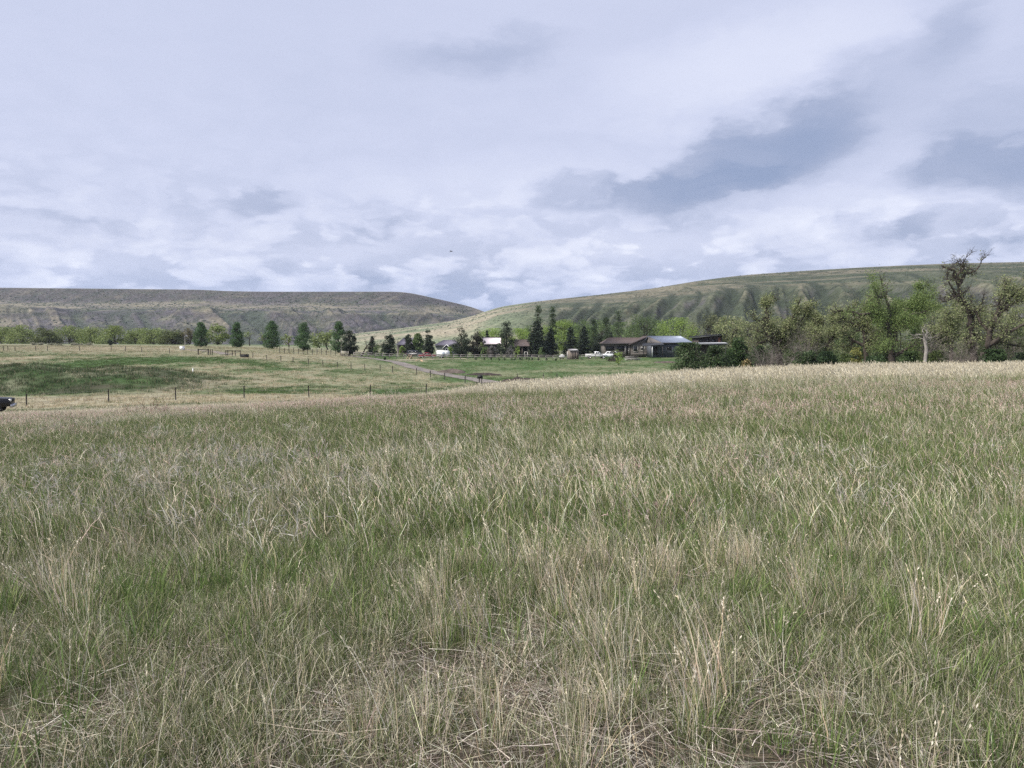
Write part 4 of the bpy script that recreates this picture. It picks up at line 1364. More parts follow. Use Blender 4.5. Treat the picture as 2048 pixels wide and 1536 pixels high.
limb_tree('cottonwood_tree', 'tallest nearly bare cottonwood with a twisted top above the hill line', 1946, 106, [
    ([(1950, 740), (1947, 705), (1941, 666), (1934, 618), (1921, 599), (1917, 578), (1910, 562), (1906, 550), (1897, 540)], .50),
    ([(1915, 572), (1929, 548), (1953, 542), (1965, 527)], .26), ([(1908, 554), (1921, 538), (1917, 530), (1919, 522)], .20), ([(1922, 600), (1901, 581), (1890, 566)], .26),
    ([(1918, 590), (1898, 596), (1880, 604)], .20), ([(1938, 640), (1956, 618), (1970, 606)], .24)],
    COTT, 234, leaves=1500, size=.13, spread=.35, lev=2, sub=7, leaf_bias=1.0, sub_len=.19, kids=(1, 3))
limb_tree('cottonwood_tree', 'spreading sparse cottonwood at the right edge of the picture', 1968, 104, [
    ([(1962, 740), (1968, 712), (1974, 690), (1980, 656), (1992, 627), (2007, 600), (2036, 580)], .55),
    ([(1985, 640), (2003, 618), (2020, 606), (2046, 593)], .34), ([(1974, 692), (1992, 672), (2011, 658), (2038, 642)], .34), ([(1976, 690), (2000, 682), (2030, 690), (2056, 694)], .30),
    ([(1988, 634), (1992, 605), (1998, 580)], .24), ([(1978, 664), (1962, 640), (1958, 612)], .24)],
    COTT, 235, leaves=7000, size=0.115, spread=.40, lev=2, sub=4, leaf_bias=.5, sub_len=.24)
limb_tree('cottonwood_tree', 'smaller pale leafed cottonwood left of the tallest bare one', 1902, 122, [
    ([(1901, 742), (1901, 712), (1904, 676), (1897, 658), (1890, 640)], .40), ([(1902, 690), (1884, 672), (1874, 668)], .22), ([(1904, 684), (1920, 650), (1926, 620)], .24)],
    COTT, 236, leaves=13000, size=0.12, spread=.5, lev=2, sub=4)
for k, (px, top, wp, Y, lab) in enumerate([
        (1500, 644, 84, 168, 'olive tree in the back row left of the spring-leafed cottonwood'),
        (1545, 634, 88, 172, 'olive tree in the back row behind the spring-leafed cottonwood'),
        (1612, 636, 92, 160, 'olive tree in the back row left of the slanting-limbed cottonwood'),
        (1668, 626, 92, 166, 'olive tree in the back row behind the slanting-limbed cottonwood'),
        (1738, 612, 100, 158, 'olive tree in the back row behind the arching cottonwood'),
        (1800, 600, 104, 160, 'olive tree in the back row behind the widest crown'),
        (1862, 610, 96, 156, 'olive tree in the back row behind the bleached trunk'),
        (1925, 622, 84, 158, 'olive tree in the back row behind the tallest bare cottonwood'),
        (1985, 616, 84, 155, 'olive tree in the back row left of the right edge'),
        (2040, 612, 84, 152, 'olive tree in the back row at the right edge')]):
    clump_tree('cottonwood_tree', lab, 'tree', px, Y, top, wp, 'round', [(.20, .235, .105), (.24, .265, .125), (.165, .195, .085), (.215, .215, .125)], 440 + k, n=6800, size=.13, clumps=70, stems=3, crad=.13, trunk=.020,
               group='back row of cottonwoods on the right')
# weathered dead stub
rng = np.random.default_rng(5)
b_ = G(1849, 103)
o = thing('dead_stump', 'pale bleached broken tree trunk standing between green and bare cottonwoods', 'dead tree', b_)
pts = np.array([local_of(a, c, 103, b_) for a, c in ((1851, 745), (1850, 722), (1852, 698), (1848, 680), (1844, 664))])
g1 = Geo().tube(pts, [.27, .22, .23, .19, .05], 9)
g1.build('trunk', M_DEADWOOD, o, smooth=True)
S_, tips = [], []
for k in range(9):
    p = pts[2] + (pts[4] - pts[2]) * rng.random()
    grow(p, nrm(np.array([rng.normal(), rng.normal(), .4])), rng.uniform(1.2, 2.8), .05, 1, rng, S_, tips)
A = [np.array(c) for c in zip(*S_)]
Geo().segs(A[0], A[1], np.maximum(A[2], .012), np.maximum(A[3], .009), 4).build('branch', M_DEADWOOD, o)

# --- undergrowth beneath them
for k, (px, top, wp, Y, cs, lab) in enumerate([
        (1376, 686, 78, 104, BUSH, 'large dark green round bush nearest the slate workshop'),
        (1432, 692, 66, 102, BUSH, 'dark green round bush right of the largest one'),
        (1474, 676, 62, 110, [(.050, .085, .032), (.062, .10, .04)], 'tall dark bush under the mono-pitch roof'),
        (1516, 692, 56, 108, [(.060, .095, .038), (.045, .075, .03)], 'green bush behind the tan blossoming shrub'),
        (1612, 702, 60, 106, BUSH, 'dark bush under the spring-leafed cottonwood'),
        (1655, 704, 56, 104, [(.035, .062, .028), (.045, .075, .034)], 'darkest low bush left of the yellow shrub'),
        (1711, 696, 34, 103, [(.22, .22, .07), (.26, .25, .08), (.18, .19, .06)], 'small yellow-green shrub at the meadow edge'),
        (1690, 708, 34, 102, [(.10, .13, .045), (.08, .11, .04)], 'low olive bush beneath the yellow shrub'),
        (1752, 702, 52, 106, [(.055, .09, .04), (.07, .11, .045)], 'green bush left of the forked black trunk'),
        (1818, 704, 50, 105, [(.07, .11, .042), (.085, .125, .05)], 'green bush right of the forked black trunk'),
        (1874, 702, 46, 105, [(.09, .125, .045), (.11, .14, .05)], 'olive green bush right of the bleached trunk'),
        (1990, 700, 60, 103, [(.05, .085, .035), (.06, .10, .04)], 'green bush right of the tallest tree'),
        (2035, 706, 56, 101, [(.06, .085, .045), (.05, .07, .04)], 'dull bush at the right picture edge'),
        (1838, 648, 60, 128, [(.075, .12, .045), (.09, .135, .05)], 'tall green thicket behind the bleached trunk'),
        (1580, 662, 70, 136, [(.085, .12, .05), (.10, .14, .055)], 'tall green thicket behind the spring-leafed cottonwood'),
        (1700, 660, 80, 136, [(.08, .115, .048), (.095, .13, .052)], 'tall green thicket behind the arching cottonwood'),
        (1940, 660, 80, 130, [(.10, .125, .055), (.12, .14, .065)], 'tall olive thicket behind the tallest bare cottonwood'),
        (2030, 652, 70, 128, [(.095, .12, .055), (.11, .135, .06)], 'tall olive thicket behind the right edge cottonwood'),
        (1545, 690, 70, 140, [(.06, .085, .04), (.075, .10, .048)], 'dark thicket far behind the grey leafless shrub'),
        (1640, 690, 80, 142, [(.06, .085, .04), (.075, .10, .048)], 'dark thicket far behind the darkest low bush'),
        (1775, 688, 80, 142, [(.06, .085, .04), (.075, .10, .048)], 'dark thicket far behind the forked black trunk'),
        (1880, 688, 80, 142, [(.06, .085, .04), (.075, .10, .048)], 'dark thicket far behind the bleached trunk'),
        (1985, 686, 90, 140, [(.06, .085, .04), (.075, .10, .048)], 'dark thicket far behind the right edge bush'),
        (1492, 716, 26, 100, [(.36, .27, .13), (.30, .24, .13), (.12, .13, .05)], 'small tan yellow shrub in front of dark bushes')]):
    clump_tree('bush', lab, 'bush', px, Y, top, wp, 'dome', cs, 250 + k, n=7500 if wp > 40 else 1500, size=.135 if wp > 40 else .11, clumps=60 if wp > 40 else 30, crad=.17, stems=5, trunk=.02,
               group='undergrowth beneath the cottonwoods')
for k, (px, top, wp, Y, bk, lab) in enumerate([
        (1545, 690, 80, 101, M_BARKG, 'grey leafless thicket at the foot of the spring-leafed cottonwood'),
        (1612, 672, 50, 112, M_BARKG, 'grey leafless shrub between two leafy cottonwoods'),
        (1925, 690, 60, 101, M_BARKG, 'grey leafless thicket left of the tallest trunk'),
        (1858, 668, 46, 108, M_BARKG, 'grey bare twigs behind the bleached trunk'),
        (2015, 668, 60, 110, M_BARKG, 'grey leafless thicket near the right edge')]):
    bare_shrub('bare_thicket', lab, px, Y, top, wp, 290 + k, bk, n=16, lev=2, group='leafless thickets under the cottonwoods')
M_REDTWIG = mat_plain('red_brown_stem', (0.12, 0.06, 0.045), .9, .3)
for k, (px, py, wp, Y, lab) in enumerate([(262, 812, 40, 33, 'left of three dark reddish dead weeds on the meadow brow'), (300, 806, 50, 34, 'middle of three dark reddish dead weeds on the meadow brow'), (326, 811, 36, 33, 'right of three dark reddish dead weeds on the meadow brow')]):
    bare_shrub('dead_weed', lab, px, Y, py - 6, wp, 310 + k, M_REDTWIG, n=7, lev=1, group='reddish dead weeds on the brow')
# --- pale sagebrush below the far row
for k, px in enumerate((68, 84, 102, 118, 150, 166, 180)):
    clump_tree('sagebrush', ORD[k] + ' pale sage bush from the left below the far tree row', 'shrub', px, 262, 685 + (k % 3), 16, 'dome', [(.34, .33, .26), (.28, .28, .21), (.22, .23, .15)], 320 + k, n=160, size=.26, clumps=8, crad=.22, stems=3, group='pale sage bushes below the far trees')
clump_tree('dark_shrub', 'small dark conical shrub below the far yellow-green row', 'shrub', 222, 262, 678, 11, 'oval', DARKC, 331, n=260, size=.22, clumps=14, crad=.3)

# ------------------------------------------------------------------ drive and worn tracks
def strip(name, rows_, width, mat, lo, hi, lift=.05, kind='structure', wid2=None):
    pts = []
    for px, py in rows_:
        Y = solveY(px, py, lo, hi)
        pts.append(((px - 1024) / F * Y, Y))
    pts = np.array(pts)
    s = np.concatenate([[0], np.cumsum(np.linalg.norm(np.diff(pts, axis=0), axis=1))])
    ss = np.linspace(0, s[-1], 70)
    c = np.stack([np.interp(ss, s, pts[:, 0]), np.interp(ss, s, pts[:, 1])], 1)
    for _ in range(10):
        c[1:-1] = (c[:-2] + 2 * c[1:-1] + c[2:]) / 4
    t = np.gradient(c, axis=0)
    t /= np.linalg.norm(t, axis=1, keepdims=True)
    nn = np.stack([-t[:, 1], t[:, 0]], 1)
    wv = width * (1 + .12 * (fbm(ss * .3, ss * 0, 3, 8) - .5))
    cols = 5
    V = []
    for k in range(cols):
        f = (k / (cols - 1) - .5)
        q = c + nn * (wv * f)[:, None]
        z = terrain(q[:, 0], q[:, 1]) + lift + .03 * (1 - abs(f) * 2)
        V.append(np.stack([q[:, 0], q[:, 1], z], 1))
    V = np.stack(V, 1).reshape(-1, 3)
    ii = np.arange(70 * cols).reshape(70, cols)
    q = np.stack([ii[:-1, :-1], ii[:-1, 1:], ii[1:, 1:], ii[1:, :-1]], -1).reshape(-1, 4)
    gg = Geo()
    gg.add(V, q)
    return tag(gg.build(name, mat, smooth=True), kind=kind)
strip('driveway', [(690, 711), (720, 714), (760, 719), (790, 724), (820, 733), (850, 741), (885, 748), (930, 756), (985, 766)], 3.2, M_GRAVEL, 95, 215, .06)
strip('farm_track', [(792, 721), (830, 720), (880, 718.5), (930, 717.5)], 2.2, mat_plain('pale_track', (.30, .27, .20), .95, .2, 1.0, spec=.1), 150, 215, .07)
strip('pasture_track', [(455, 709), (430, 704), (400, 701), (375, 699.5)], 3.0, M_GRAVEL, 140, 235, .06)

# ------------------------------------------------------------------ fences
def wire_fence(name, label, posts, h, r, lo, hi, wires=3, mat=M_POST, lean=.03, seed=1, group='wire fences across the pasture'):
    """posts: (px, foot row) in order along the fence"""
    rng = np.random.default_rng(seed)
    P = []
    for px, py in posts:
        Y = solveY(px, py, lo, hi)
        x_ = (px - 1024) / F * Y
        P.append(np.array([x_, Y, Z(x_, Y)]))
    o = thing(name, label, 'fence', P[0], 0, group)
    tops = []
    for p in P:
        hh = h * rng.uniform(.92, 1.08)
        d = np.array([rng.normal(0, lean), rng.normal(0, lean), 1])
        gg = Geo()
        a, b = p - P[0] - np.array([0, 0, .2]), p - P[0] + d * hh
        gg.tube([a, (a + b) / 2, b], [r * 1.1, r, r * .95], 7)
        gg.build('post', mat, o)
        tops.append((p - P[0], d * hh))
    for k in range(wires):
        f = .94 - .30 * k
        pts = []
        for i in range(len(P) - 1):
            a = tops[i][0] + tops[i][1] * f
            b = tops[i + 1][0] + tops[i + 1][1] * f
            for s_ in np.linspace(0, 1, 5)[:-1]:
                pts.append(a + (b - a) * s_ - np.array([0, r, .05 * 4 * s_ * (1 - s_)]))
        pts.append(tops[-1][0] + tops[-1][1] * f - np.array([0, r, 0]))
        Geo().tube(pts, .008, 4).build('wire', M_WIRE, o)
    return o
wire_fence('wire_fence', 'nearest wire fence on dark wooden posts below the meadow brow', [(-230, 828), (-90, 820), (50, 813), (215, 805), (350, 800), (487, 797), (617, 795), (740, 792), (852, 790), (955, 788)], 1.15, .055, 58, 86, seed=2)
wire_fence('wire_fence', 'far wire fence of thin posts across the left pasture under the tree row', [(-60, 702), (8, 702), (17, 701), (31, 702), (73, 702), (96, 703), (160, 702), (223, 702), (251, 703), (284, 705), (340, 707)], 1.15, .07, 140, 235, lean=.07, seed=3, wires=2)
wire_fence('wire_fence', 'wire fence on spaced dark posts sloping down past the drive', [(506, 716), (534, 720), (562, 723), (586, 726), (617, 729), (646, 732), (675, 735), (702, 739), (730, 741), (760, 743), (785, 745), (833, 750), (861, 755), (889, 760), (930, 766)], 1.1, .065, 96, 165, seed=4, wires=2)
wire_fence('wire_fence', 'dark close-set post fence in front of the poplars', [(560 + 9.3 * k, 707 + .35 * k) for k in range(15)], 1.45, .07, 150, 215, seed=5, wires=3)
def rail_fence(name, label, px0, px1, step, Y0, Y1, h=1.15, rails=(1.0, .58), seed=1, mat=M_RAIL):
    rng = np.random.default_rng(seed)
    pxs = np.arange(px0, px1 + .1, step)
    Ys = np.interp(pxs, [px0, px1], [Y0, Y1])
    P = [np.array(G(a, b)) for a, b in zip(pxs, Ys)]
    o = thing(name, label, 'fence', P[0], 0)
    for p in P:
        Geo().box(p - P[0] + np.array([0, 0, h / 2 - .1]), (.17, .17, h + .2 + rng.uniform(-.05, .08))).build('post', mat, o)
    for f in rails:
        for i in range(0, len(P) - 1, 3):
            q = P[i:min(i + 4, len(P))]
            gg = Geo()
            for a, b in zip(q[:-1], q[1:]):
                a_, b_ = a - P[0], b - P[0]
                y_ = np.array([0, -.115, 0])
                a1, a2, b1, b2 = [v + np.array([0, 0, h * f + dz_]) + y_ for v, dz_ in ((a_, -.08), (a_, .08), (b_, -.08), (b_, .08))]
                th = np.array([0, .05, 0])
                gg.add([a1, b1, b2, a2, a1 + th, b1 + th, b2 + th, a2 + th], [(0, 1, 2, 3), (5, 4, 7, 6), (3, 2, 6, 7), (1, 0, 4, 5), (0, 3, 7, 4), (2, 1, 5, 6)])
            gg.build('rail', mat, o)
    return o
rail_fence('rail_fence', 'long grey two-rail wooden fence in front of the farmstead', 708, 1214, 14.2, 196, 203, seed=6)

# --- dark gate frames and stock gear in the pasture
def frame_gate(name, label, xs_, foot, h, Yr, rail=True, r=.13, extra=()):
    P = []
    for px in xs_:
        Y = solveY(px, foot, *Yr)
        P.append(np.array(G(px, Y)))
    o = thing(name, label, 'gate', P[0])
    for p in P:
        Geo().tube([p - P[0] - np.array([0, 0, .2]), p - P[0] + np.array([0, 0, h])], r, 8).build('post', M_POST, o)
    if rail:
        for f in (.88,):
            Geo().tube([P[0] - P[0] + np.array([0, -.02, h * f]), P[-1] - P[0] + np.array([0, -.02, h * f])], .085, 6).build('crossbar', M_POST, o)
        Geo().tube([np.array([0, -.05, h * .15]), P[-1] - P[0] + np.array([0, -.05, h * .8])], .03, 5).build('brace_wire', M_WIRE, o)
    return o
frame_gate('gate_frame', 'dark heavy post-and-beam frame at the pasture track, left one', (397, 417), 710, 1.35, (130, 175))
frame_gate('gate_frame', 'pair of dark posts just right of the left gate frame', (421, 425), 709.5, 1.25, (130, 175), rail=False, r=.09)
frame_gate('gate_frame', 'long dark gate frame with crossbar left of the black trough', (452, 456, 465, 471, 481), 712, 1.25, (130, 175), r=.085)
t_ = G(489.5, solveY(489.5, 715, 125, 170))
o = thing('water_trough', 'black rectangular stock trough beside the dark gate frame', 'trough', t_)
L_, W_, H_ = 1.55, .7, .62
gg = Geo()
gg.box((0, -W_ / 2, H_ / 2), (L_, .05, H_)); gg.box((0, W_ / 2, H_ / 2), (L_, .05, H_)); gg.box((-L_ / 2, 0, H_ / 2), (.05, W_ - .06, H_)); gg.box((L_ / 2, 0, H_ / 2), (.05, W_ - .06, H_)); gg.box((0, 0, .06), (L_ - .06, W_ - .06, .05))
gg.build('tank', M_BLACK, o)
gr_ = Geo()
for a, b, c, d in ((0, -W_ / 2 - .03, L_ + .12, .06), (0, W_ / 2 + .03, L_ + .12, .06)):
    gr_.box((a, b, H_ + .03), (c, d, .06))
gr_.build('rim', M_POST, o)
def small_box(name, label, cat, px, py, Yr, size, mat, cap=None):
    p = G(px, solveY(px, py, *Yr))
    o = thing(name, label, cat, p)
    sx, sy, sz = size
    Geo().box((0, 0, sz / 2 - .03), (sx, sy, sz)).build('cabinet', mat, o)
    Geo().box((0, 0, sz + .02), (sx * 1.08, sy * 1.08, .08)).build('lid', cap or mat, o)
    Geo().box((0, -sy / 2 - .012, sz * .5), (sx * .8, .02, sz * .72)).build('door', mat, o)
    return o
small_box('utility_cabinet', 'small white utility cabinet on the far pasture', 'cabinet', 365, 700, (165, 260), (.95, .8, .98), M_WHITE)
p = G(385.5, solveY(385.5, 750, 100, 130))
o = thing('marker_post', 'short white marker post on the pasture above the mound', 'post', p)
Geo().box((0, 0, .30), (.11, .05, .72)).build('stake', M_WHITE, o)
Geo().box((0, 0, .69), (.13, .07, .06)).build('cap', M_WHITE, o)
# utility poles, pale and thin
M_POLE = mat_plain('pale_pole', (.30, .28, .26), .9, .2)
for px, top, Y, lab in ((371, 664, 250, 'thin pale utility pole near the white cabinet'), (796, 681, 212, 'short pale pole behind the rail fence near the dark car'), (683, 680, 205, 'thin pale pole beside the tall dark pine')):
    p, H, _w = dims(px, Y, top, 5)
    o = thing('utility_pole', lab, 'pole', p)
    Geo().tube([(0, 0, -.3), (0, 0, H)], [.10, .075], 8).build('shaft', M_POLE, o)
    Geo().box((0, 0, H - .25), (.5, .09, .09)).build('crossarm', M_POLE, o)

# --- timber bridge by the pine
p = G(691, 200)
o = thing('loading_stand', 'low dark timber stand with pale rails under the tall dark pine', 'stand', p)
Geo().box((0, 0, .42), (1.9, 1.4, .16)).build('deck', M_POST, o)
for a in (-.85, .85):
    for b in (-.6, .6):
        Geo().box((a, b, .2), (.14, .14, .5)).build('leg', M_POST, o)
for z_ in (.85, 1.15):
    Geo().box((0, -.66, z_), (1.9, .06, .12)).build('rail', mat_plain('pale_board', (.5, .46, .40), .9, .2), o)
for a in (-.9, .9):
    Geo().box((a, -.66, .86), (.1, .1, .75)).build('rail_post', MATS['pale_board'], o)

# ------------------------------------------------------------------ vehicles
def wheel(o, x_, y_, r=.38, wd=.24):
    an = np.linspace(0, 2 * np.pi, 20, endpoint=False)
    ty = Geo()
    prof = [(r * .62, -wd / 2), (r * .94, -wd / 2), (r, -wd / 3), (r, wd / 3), (r * .94, wd / 2), (r * .62, wd / 2)]
    V = np.array([[(a * math.cos(q), b, a * math.sin(q)) for q in an] for a, b in prof])
    n0, n1 = V.shape[:2]
    ii = np.arange(n0 * n1).reshape(n0, n1)
    q = np.stack([ii, np.roll(ii, -1, 1), np.roll(np.roll(ii, -1, 0), -1, 1), np.roll(ii, -1, 0)], -1).reshape(-1, 4)
    ty.add(V.reshape(-1, 3), q)
    t = ty.build('wheel', M_TYRE, o, smooth=True)
    t.location = (x_, y_, r)
    rm = Geo()
    s_ = -1 if y_ < 0 else 1
    rm.tube([(0, s_ * -wd * .2, 0), (0, s_ * wd * .42, 0)], r * .62, 16)
    for k in range(5):
        a = k * 2 * math.pi / 5
        rm.box((math.cos(a) * r * .36, s_ * wd * .43, math.sin(a) * r * .36), (.09, .03, .09))
    rm.build('rim', M_CHROME, t)

def vehicle(name, label, cat, loc, rz, kind, paint, group=None):
    """side profile along x (front at +x), lofted across y with a narrower greenhouse"""
    o = thing(name, label, cat, loc, rz, group)
    if kind == 'pickup':
        L, Wd, low = 5.6, 1.95, [(-2.8, .62), (-2.8, 1.18), (-.55, 1.20), (-.5, 1.16), (1.1, 1.16), (2.62, 1.08), (2.78, .92), (2.8, .52), (2.2, .42), (-2.3, .42)]
        cab, wx = [(-.52, 1.17), (-.42, 1.78), (-.1, 1.86), (.62, 1.84), (1.28, 1.17)], (-1.75, 1.85)
    elif kind == 'suv':
        L, Wd, low = 5.1, 1.98, [(-2.5, .55), (-2.52, 1.0), (-2.46, 1.14), (1.0, 1.16), (2.30, 1.10), (2.50, .95), (2.55, .50), (2.1, .38), (-2.2, .38)]
        cab, wx = [(-2.44, 1.13), (-2.22, 1.74), (-1.9, 1.84), (.30, 1.83), (1.05, 1.15)], (-1.5, 1.65)
    else:
        L, Wd, low = 4.5, 1.8, [(-2.2, .45), (-2.25, .92), (-1.5, .98), (.95, .96), (2.05, .80), (2.22, .66), (2.22, .38), (1.8, .28), (-1.9, .28)]
        cab, wx = [(-1.55, .96), (-.85, 1.38), (-.3, 1.45), (.25, 1.42), (1.05, .95)], (-1.35, 1.4)
    def loft(prof, w0, w1):
        prof = np.array(prof)
        n = len(prof)
        rows_ = []
        for y_, sc in ((-1, .94), (-.86, 1.0), (.86, 1.0), (1, .94)):
            c = prof.mean(0)
            q = c + (prof - c) * np.array([sc ** .35, sc])
            zt = (prof[:, 1] - prof[:, 1].min()) / max(np.ptp(prof[:, 1]), 1e-6)
            hw = (w0 + (w1 - w0) * zt) / 2
            rows_.append(np.stack([q[:, 0], y_ * hw, q[:, 1]], 1))
        V = np.stack(rows_)
        ii = np.arange(4 * n).reshape(4, n)
        q = np.stack([ii[:-1], np.roll(ii[:-1], -1, 1), np.roll(ii[1:], -1, 1), ii[1:]], -1).reshape(-1, 4)
        V = V.reshape(-1, 3)
        T = []
        for rr_ in (0, 3):
            c = V[rr_ * n:(rr_ + 1) * n].mean(0)
            V = np.vstack([V, c])
            m = len(V) - 1
            T += [(rr_ * n + (k + (1 if rr_ == 0 else 0)) % n, rr_ * n + (k + (0 if rr_ == 0 else 1)) % n, m) for k in range(n)]
        return V, q, T
    gb = Geo()
    gb.add(*loft(low, Wd, Wd * .97))
    body = gb.build('body', paint, o, smooth=False)
    gc = Geo()
    gc.add(*loft(cab, Wd * .93, Wd * .76))
    gc.build('cabin', paint, o)
    cab_a = np.array(cab)
    z0, z1 = cab_a[:, 1].min(), cab_a[:, 1].max()
    xf = cab_a[:, 0]
    n_win = 3 if kind == 'suv' else 2
    xa, xb = xf[0] + .22, xf[-1] - .42
    for s_ in (-1, 1):
        for k in range(n_win):
            a, b = xa + (xb - xa) * k / n_win + .05, xa + (xb - xa) * (k + 1) / n_win - .05
            hi_b = min(b, cab_a[-2, 0] + .05)
            za, zb = z0 + .08, z1 - .13
            def yy_(z_):
                t = (z_ - z0) / (z1 - z0)
                return s_ * ((Wd * .93 + (Wd * .76 - Wd * .93) * t) / 2 + .004)
            gw = Geo()
            P_ = [(a, yy_(za), za), (b, yy_(za), za), (min(b, hi_b), yy_(zb), zb), (max(a, cab_a[1, 0] + .08), yy_(zb), zb)]
            P2 = [(q[0], q[1] - s_ * .02, q[2]) for q in P_]
            gw.add(P_ + P2, [(0, 1, 2, 3) if s_ < 0 else (3, 2, 1, 0), (0, 4, 5, 1), (1, 5, 6, 2), (2, 6, 7, 3), (3, 7, 4, 0)])
            gw.build('window', M_GLASS, o)
    for nm, (xa_, za_), (xb_, zb_), sgn in (('windscreen', cab_a[-1], cab_a[-2], 1), ('rear_window', cab_a[0], cab_a[1], -1)):
        d_ = np.array([xb_ - xa_, zb_ - za_])
        nv = np.array([d_[1], -d_[0]]) * sgn
        nv = nv / np.linalg.norm(nv) * .012
        a_ = np.array([xa_, za_]) + d_ * .12 + nv
        b__ = np.array([xb_, zb_]) - d_ * .12 + nv
        wa, wb = Wd * .93 * .42, Wd * .76 * .44
        gw = Geo()
        gw.add([(a_[0], -wa, a_[1]), (a_[0], wa, a_[1]), (b__[0], wb, b__[1]), (b__[0], -wb, b__[1])], [(0, 1, 2, 3)])
        gw.build(nm, M_GLASS, o)
    fx_ = max(p[0] for p in low)
    rx_ = min(p[0] for p in low)
    hz_ = sorted(p[1] for p in low)[-3] - .22
    for s_ in (-1, 1):
        Geo().box((fx_ - .06, s_ * Wd * .37, hz_), (.16, Wd * .15, .15)).build('headlight', M_LAMP, o)
        Geo().box((rx_ + .03, s_ * Wd * .41, hz_), (.10, .16, .30)).build('taillight', mat_plain('red_lens', (.35, .02, .02), .3), o)
        Geo().box((.75, s_ * (Wd / 2 + .09), z0 + .08), (.14, .20, .16)).build('mirror', paint, o)
    Geo().box((fx_ + .0, 0, hz_), (.08, Wd * .50, .24)).build('grille', M_BLACK, o)
    Geo().box((fx_ + .02, 0, .52), (.18, Wd * .96, .22)).build('bumper', M_CHROME if kind != 'sedan' else paint, o)
    Geo().box((rx_ - .02, 0, .52), (.14, Wd * .94, .20)).build('bumper', M_CHROME if kind != 'sedan' else paint, o)
    r = .40 if kind != 'sedan' else .32
    for wx_ in wx:
        for s_ in (-1, 1):
            wheel(o, wx_, s_ * (Wd / 2 - .10), r)
    if kind == 'pickup':
        Geo().box((-1.65, 0, 1.215), (2.1, Wd * .80, .02)).build('bed_cover', M_BLACK, o)
    return o
M_BLACKPAINT = mat_plain('black_paint', (.010, .011, .013), .38, .05, spec=.35)
M_REDPAINT = mat_plain('red_paint', (.20, .022, .03), .35, .08, spec=.5)
M_DARKPAINT = mat_plain('dark_blue_paint', (.018, .020, .028), .3, .05, spec=.5)
Yt, hd = 57.0, R(24)
tip = ((22 - 1024) / F * Yt, Yt)
tc_ = (tip[0] - 2.85 * math.cos(hd) - .6 * math.sin(hd), tip[1] - 2.85 * math.sin(hd) + .6 * math.cos(hd))
vehicle('parked_truck', 'black pickup truck whose front enters the left picture edge', 'truck', (tc_[0], tc_[1], Z(tc_[0] + 1.5, tc_[1]) + .02), hd, 'pickup', M_BLACKPAINT)
for px, Y, rz, kd, pt, nm, lab, ct in (
        (1192, 206, R(2), 'pickup', M_WHITE, 'parked_truck', 'white pickup truck parked left of the white estate car', 'truck'),
        (1216, 206.5, R(178), 'suv', M_WHITE, 'parked_car', 'white high-roofed estate car in front of the brown house', 'car'),
        (855, 207, R(8), 'sedan', M_REDPAINT, 'parked_car', 'red car behind the rail fence left of the white trailer', 'car'),
        (832, 209, R(-10), 'suv', M_DARKPAINT, 'parked_car', 'dark car behind the rail fence left of the red one', 'car')):
    vehicle(nm, lab, ct, G(px, Y), rz, kd, pt, 'vehicles parked at the farmstead')
# white enclosed trailer
p = G(886, 206)
o = thing('cargo_trailer', 'white enclosed trailer parked before the grey garage gable', 'trailer', p, R(-8))
Geo().prism([(-1.5, .5), (1.4, .5), (1.65, .8), (1.65, 1.75), (1.3, 2.0), (-1.5, 2.0)], -1.0, 1.0).build('box', M_WHITE, o)
Geo().box((.35, -1.012, 1.15), (.62, .03, 1.2)).build('door', mat_plain('trailer_door', (.30, .34, .40), .5), o)
Geo().tube([(1.6, 0, .48), (2.6, 0, .46)], .06, 6).build('drawbar', M_POST, o)
for s_ in (-1, 1):
    wheel(o, -.2, s_ * .95, .33)
# white tank
p = G(1124, 205)
o = thing('propane_tank', 'white rounded propane tank just left of the small wooden shed', 'tank', p, R(20))
an = np.linspace(-np.pi / 2, np.pi / 2, 7)
Lk, rk = .35, .48
pts = [(-Lk + rk * math.sin(a), 0, .68) for a in an[:4]] + [(Lk + rk * math.sin(a), 0, .68) for a in an[3:]]
Geo().tube(pts, [max(.03, rk * math.cos(a)) for a in an[:4]] + [max(.03, rk * math.cos(a)) for a in an[3:]], 14).build('shell', M_WHITE, o, smooth=True)
Geo().box((0, 0, 1.2), (.25, .2, .16)).build('valve_hood', M_WHITE, o)
for a in (-.35, .35):
    Geo().box((a, 0, .12), (.1, .6, .3)).build('cradle', M_POST, o)

# ------------------------------------------------------------------ buildings
M_TAUPE = mat_plain('taupe_siding', (.125, .112, .102), .85, .12, 2.0)
M_SLATE = mat_plain('slate_blue_siding', (.085, .092, .108), .7, .12, 2.0)
M_BROWNROOF = mat_plain('brown_shingle', (.085, .066, .062), .92, .25, 3.0)
M_METALROOF = mat_plain('blue_grey_metal', (.21, .24, .31), .45, .06, 1.0, metal=.2)
M_PINKROOF = mat_plain('pale_metal', (.62, .55, .56), .5, .06, 1.0)
M_PURPLEROOF = mat_plain('grey_purple_shingle', (.135, .125, .155), .9, .2, 3.0)
M_CHARROOF = mat_plain('charcoal_metal', (.035, .037, .042), .6, .15, 1.0)
M_TRIM = mat_plain('pale_trim', (.52, .50, .47), .7, .1)
M_TRIMD = mat_plain('dark_trim', (.035, .032, .032), .7, .1)
M_WOODSHED = mat_plain('grey_brown_boards', (.21, .175, .15), .9, .25, 4.0)
M_DARKWALL = mat_plain('dark_barn_boards', (.055, .045, .042), .9, .25, 3.0)
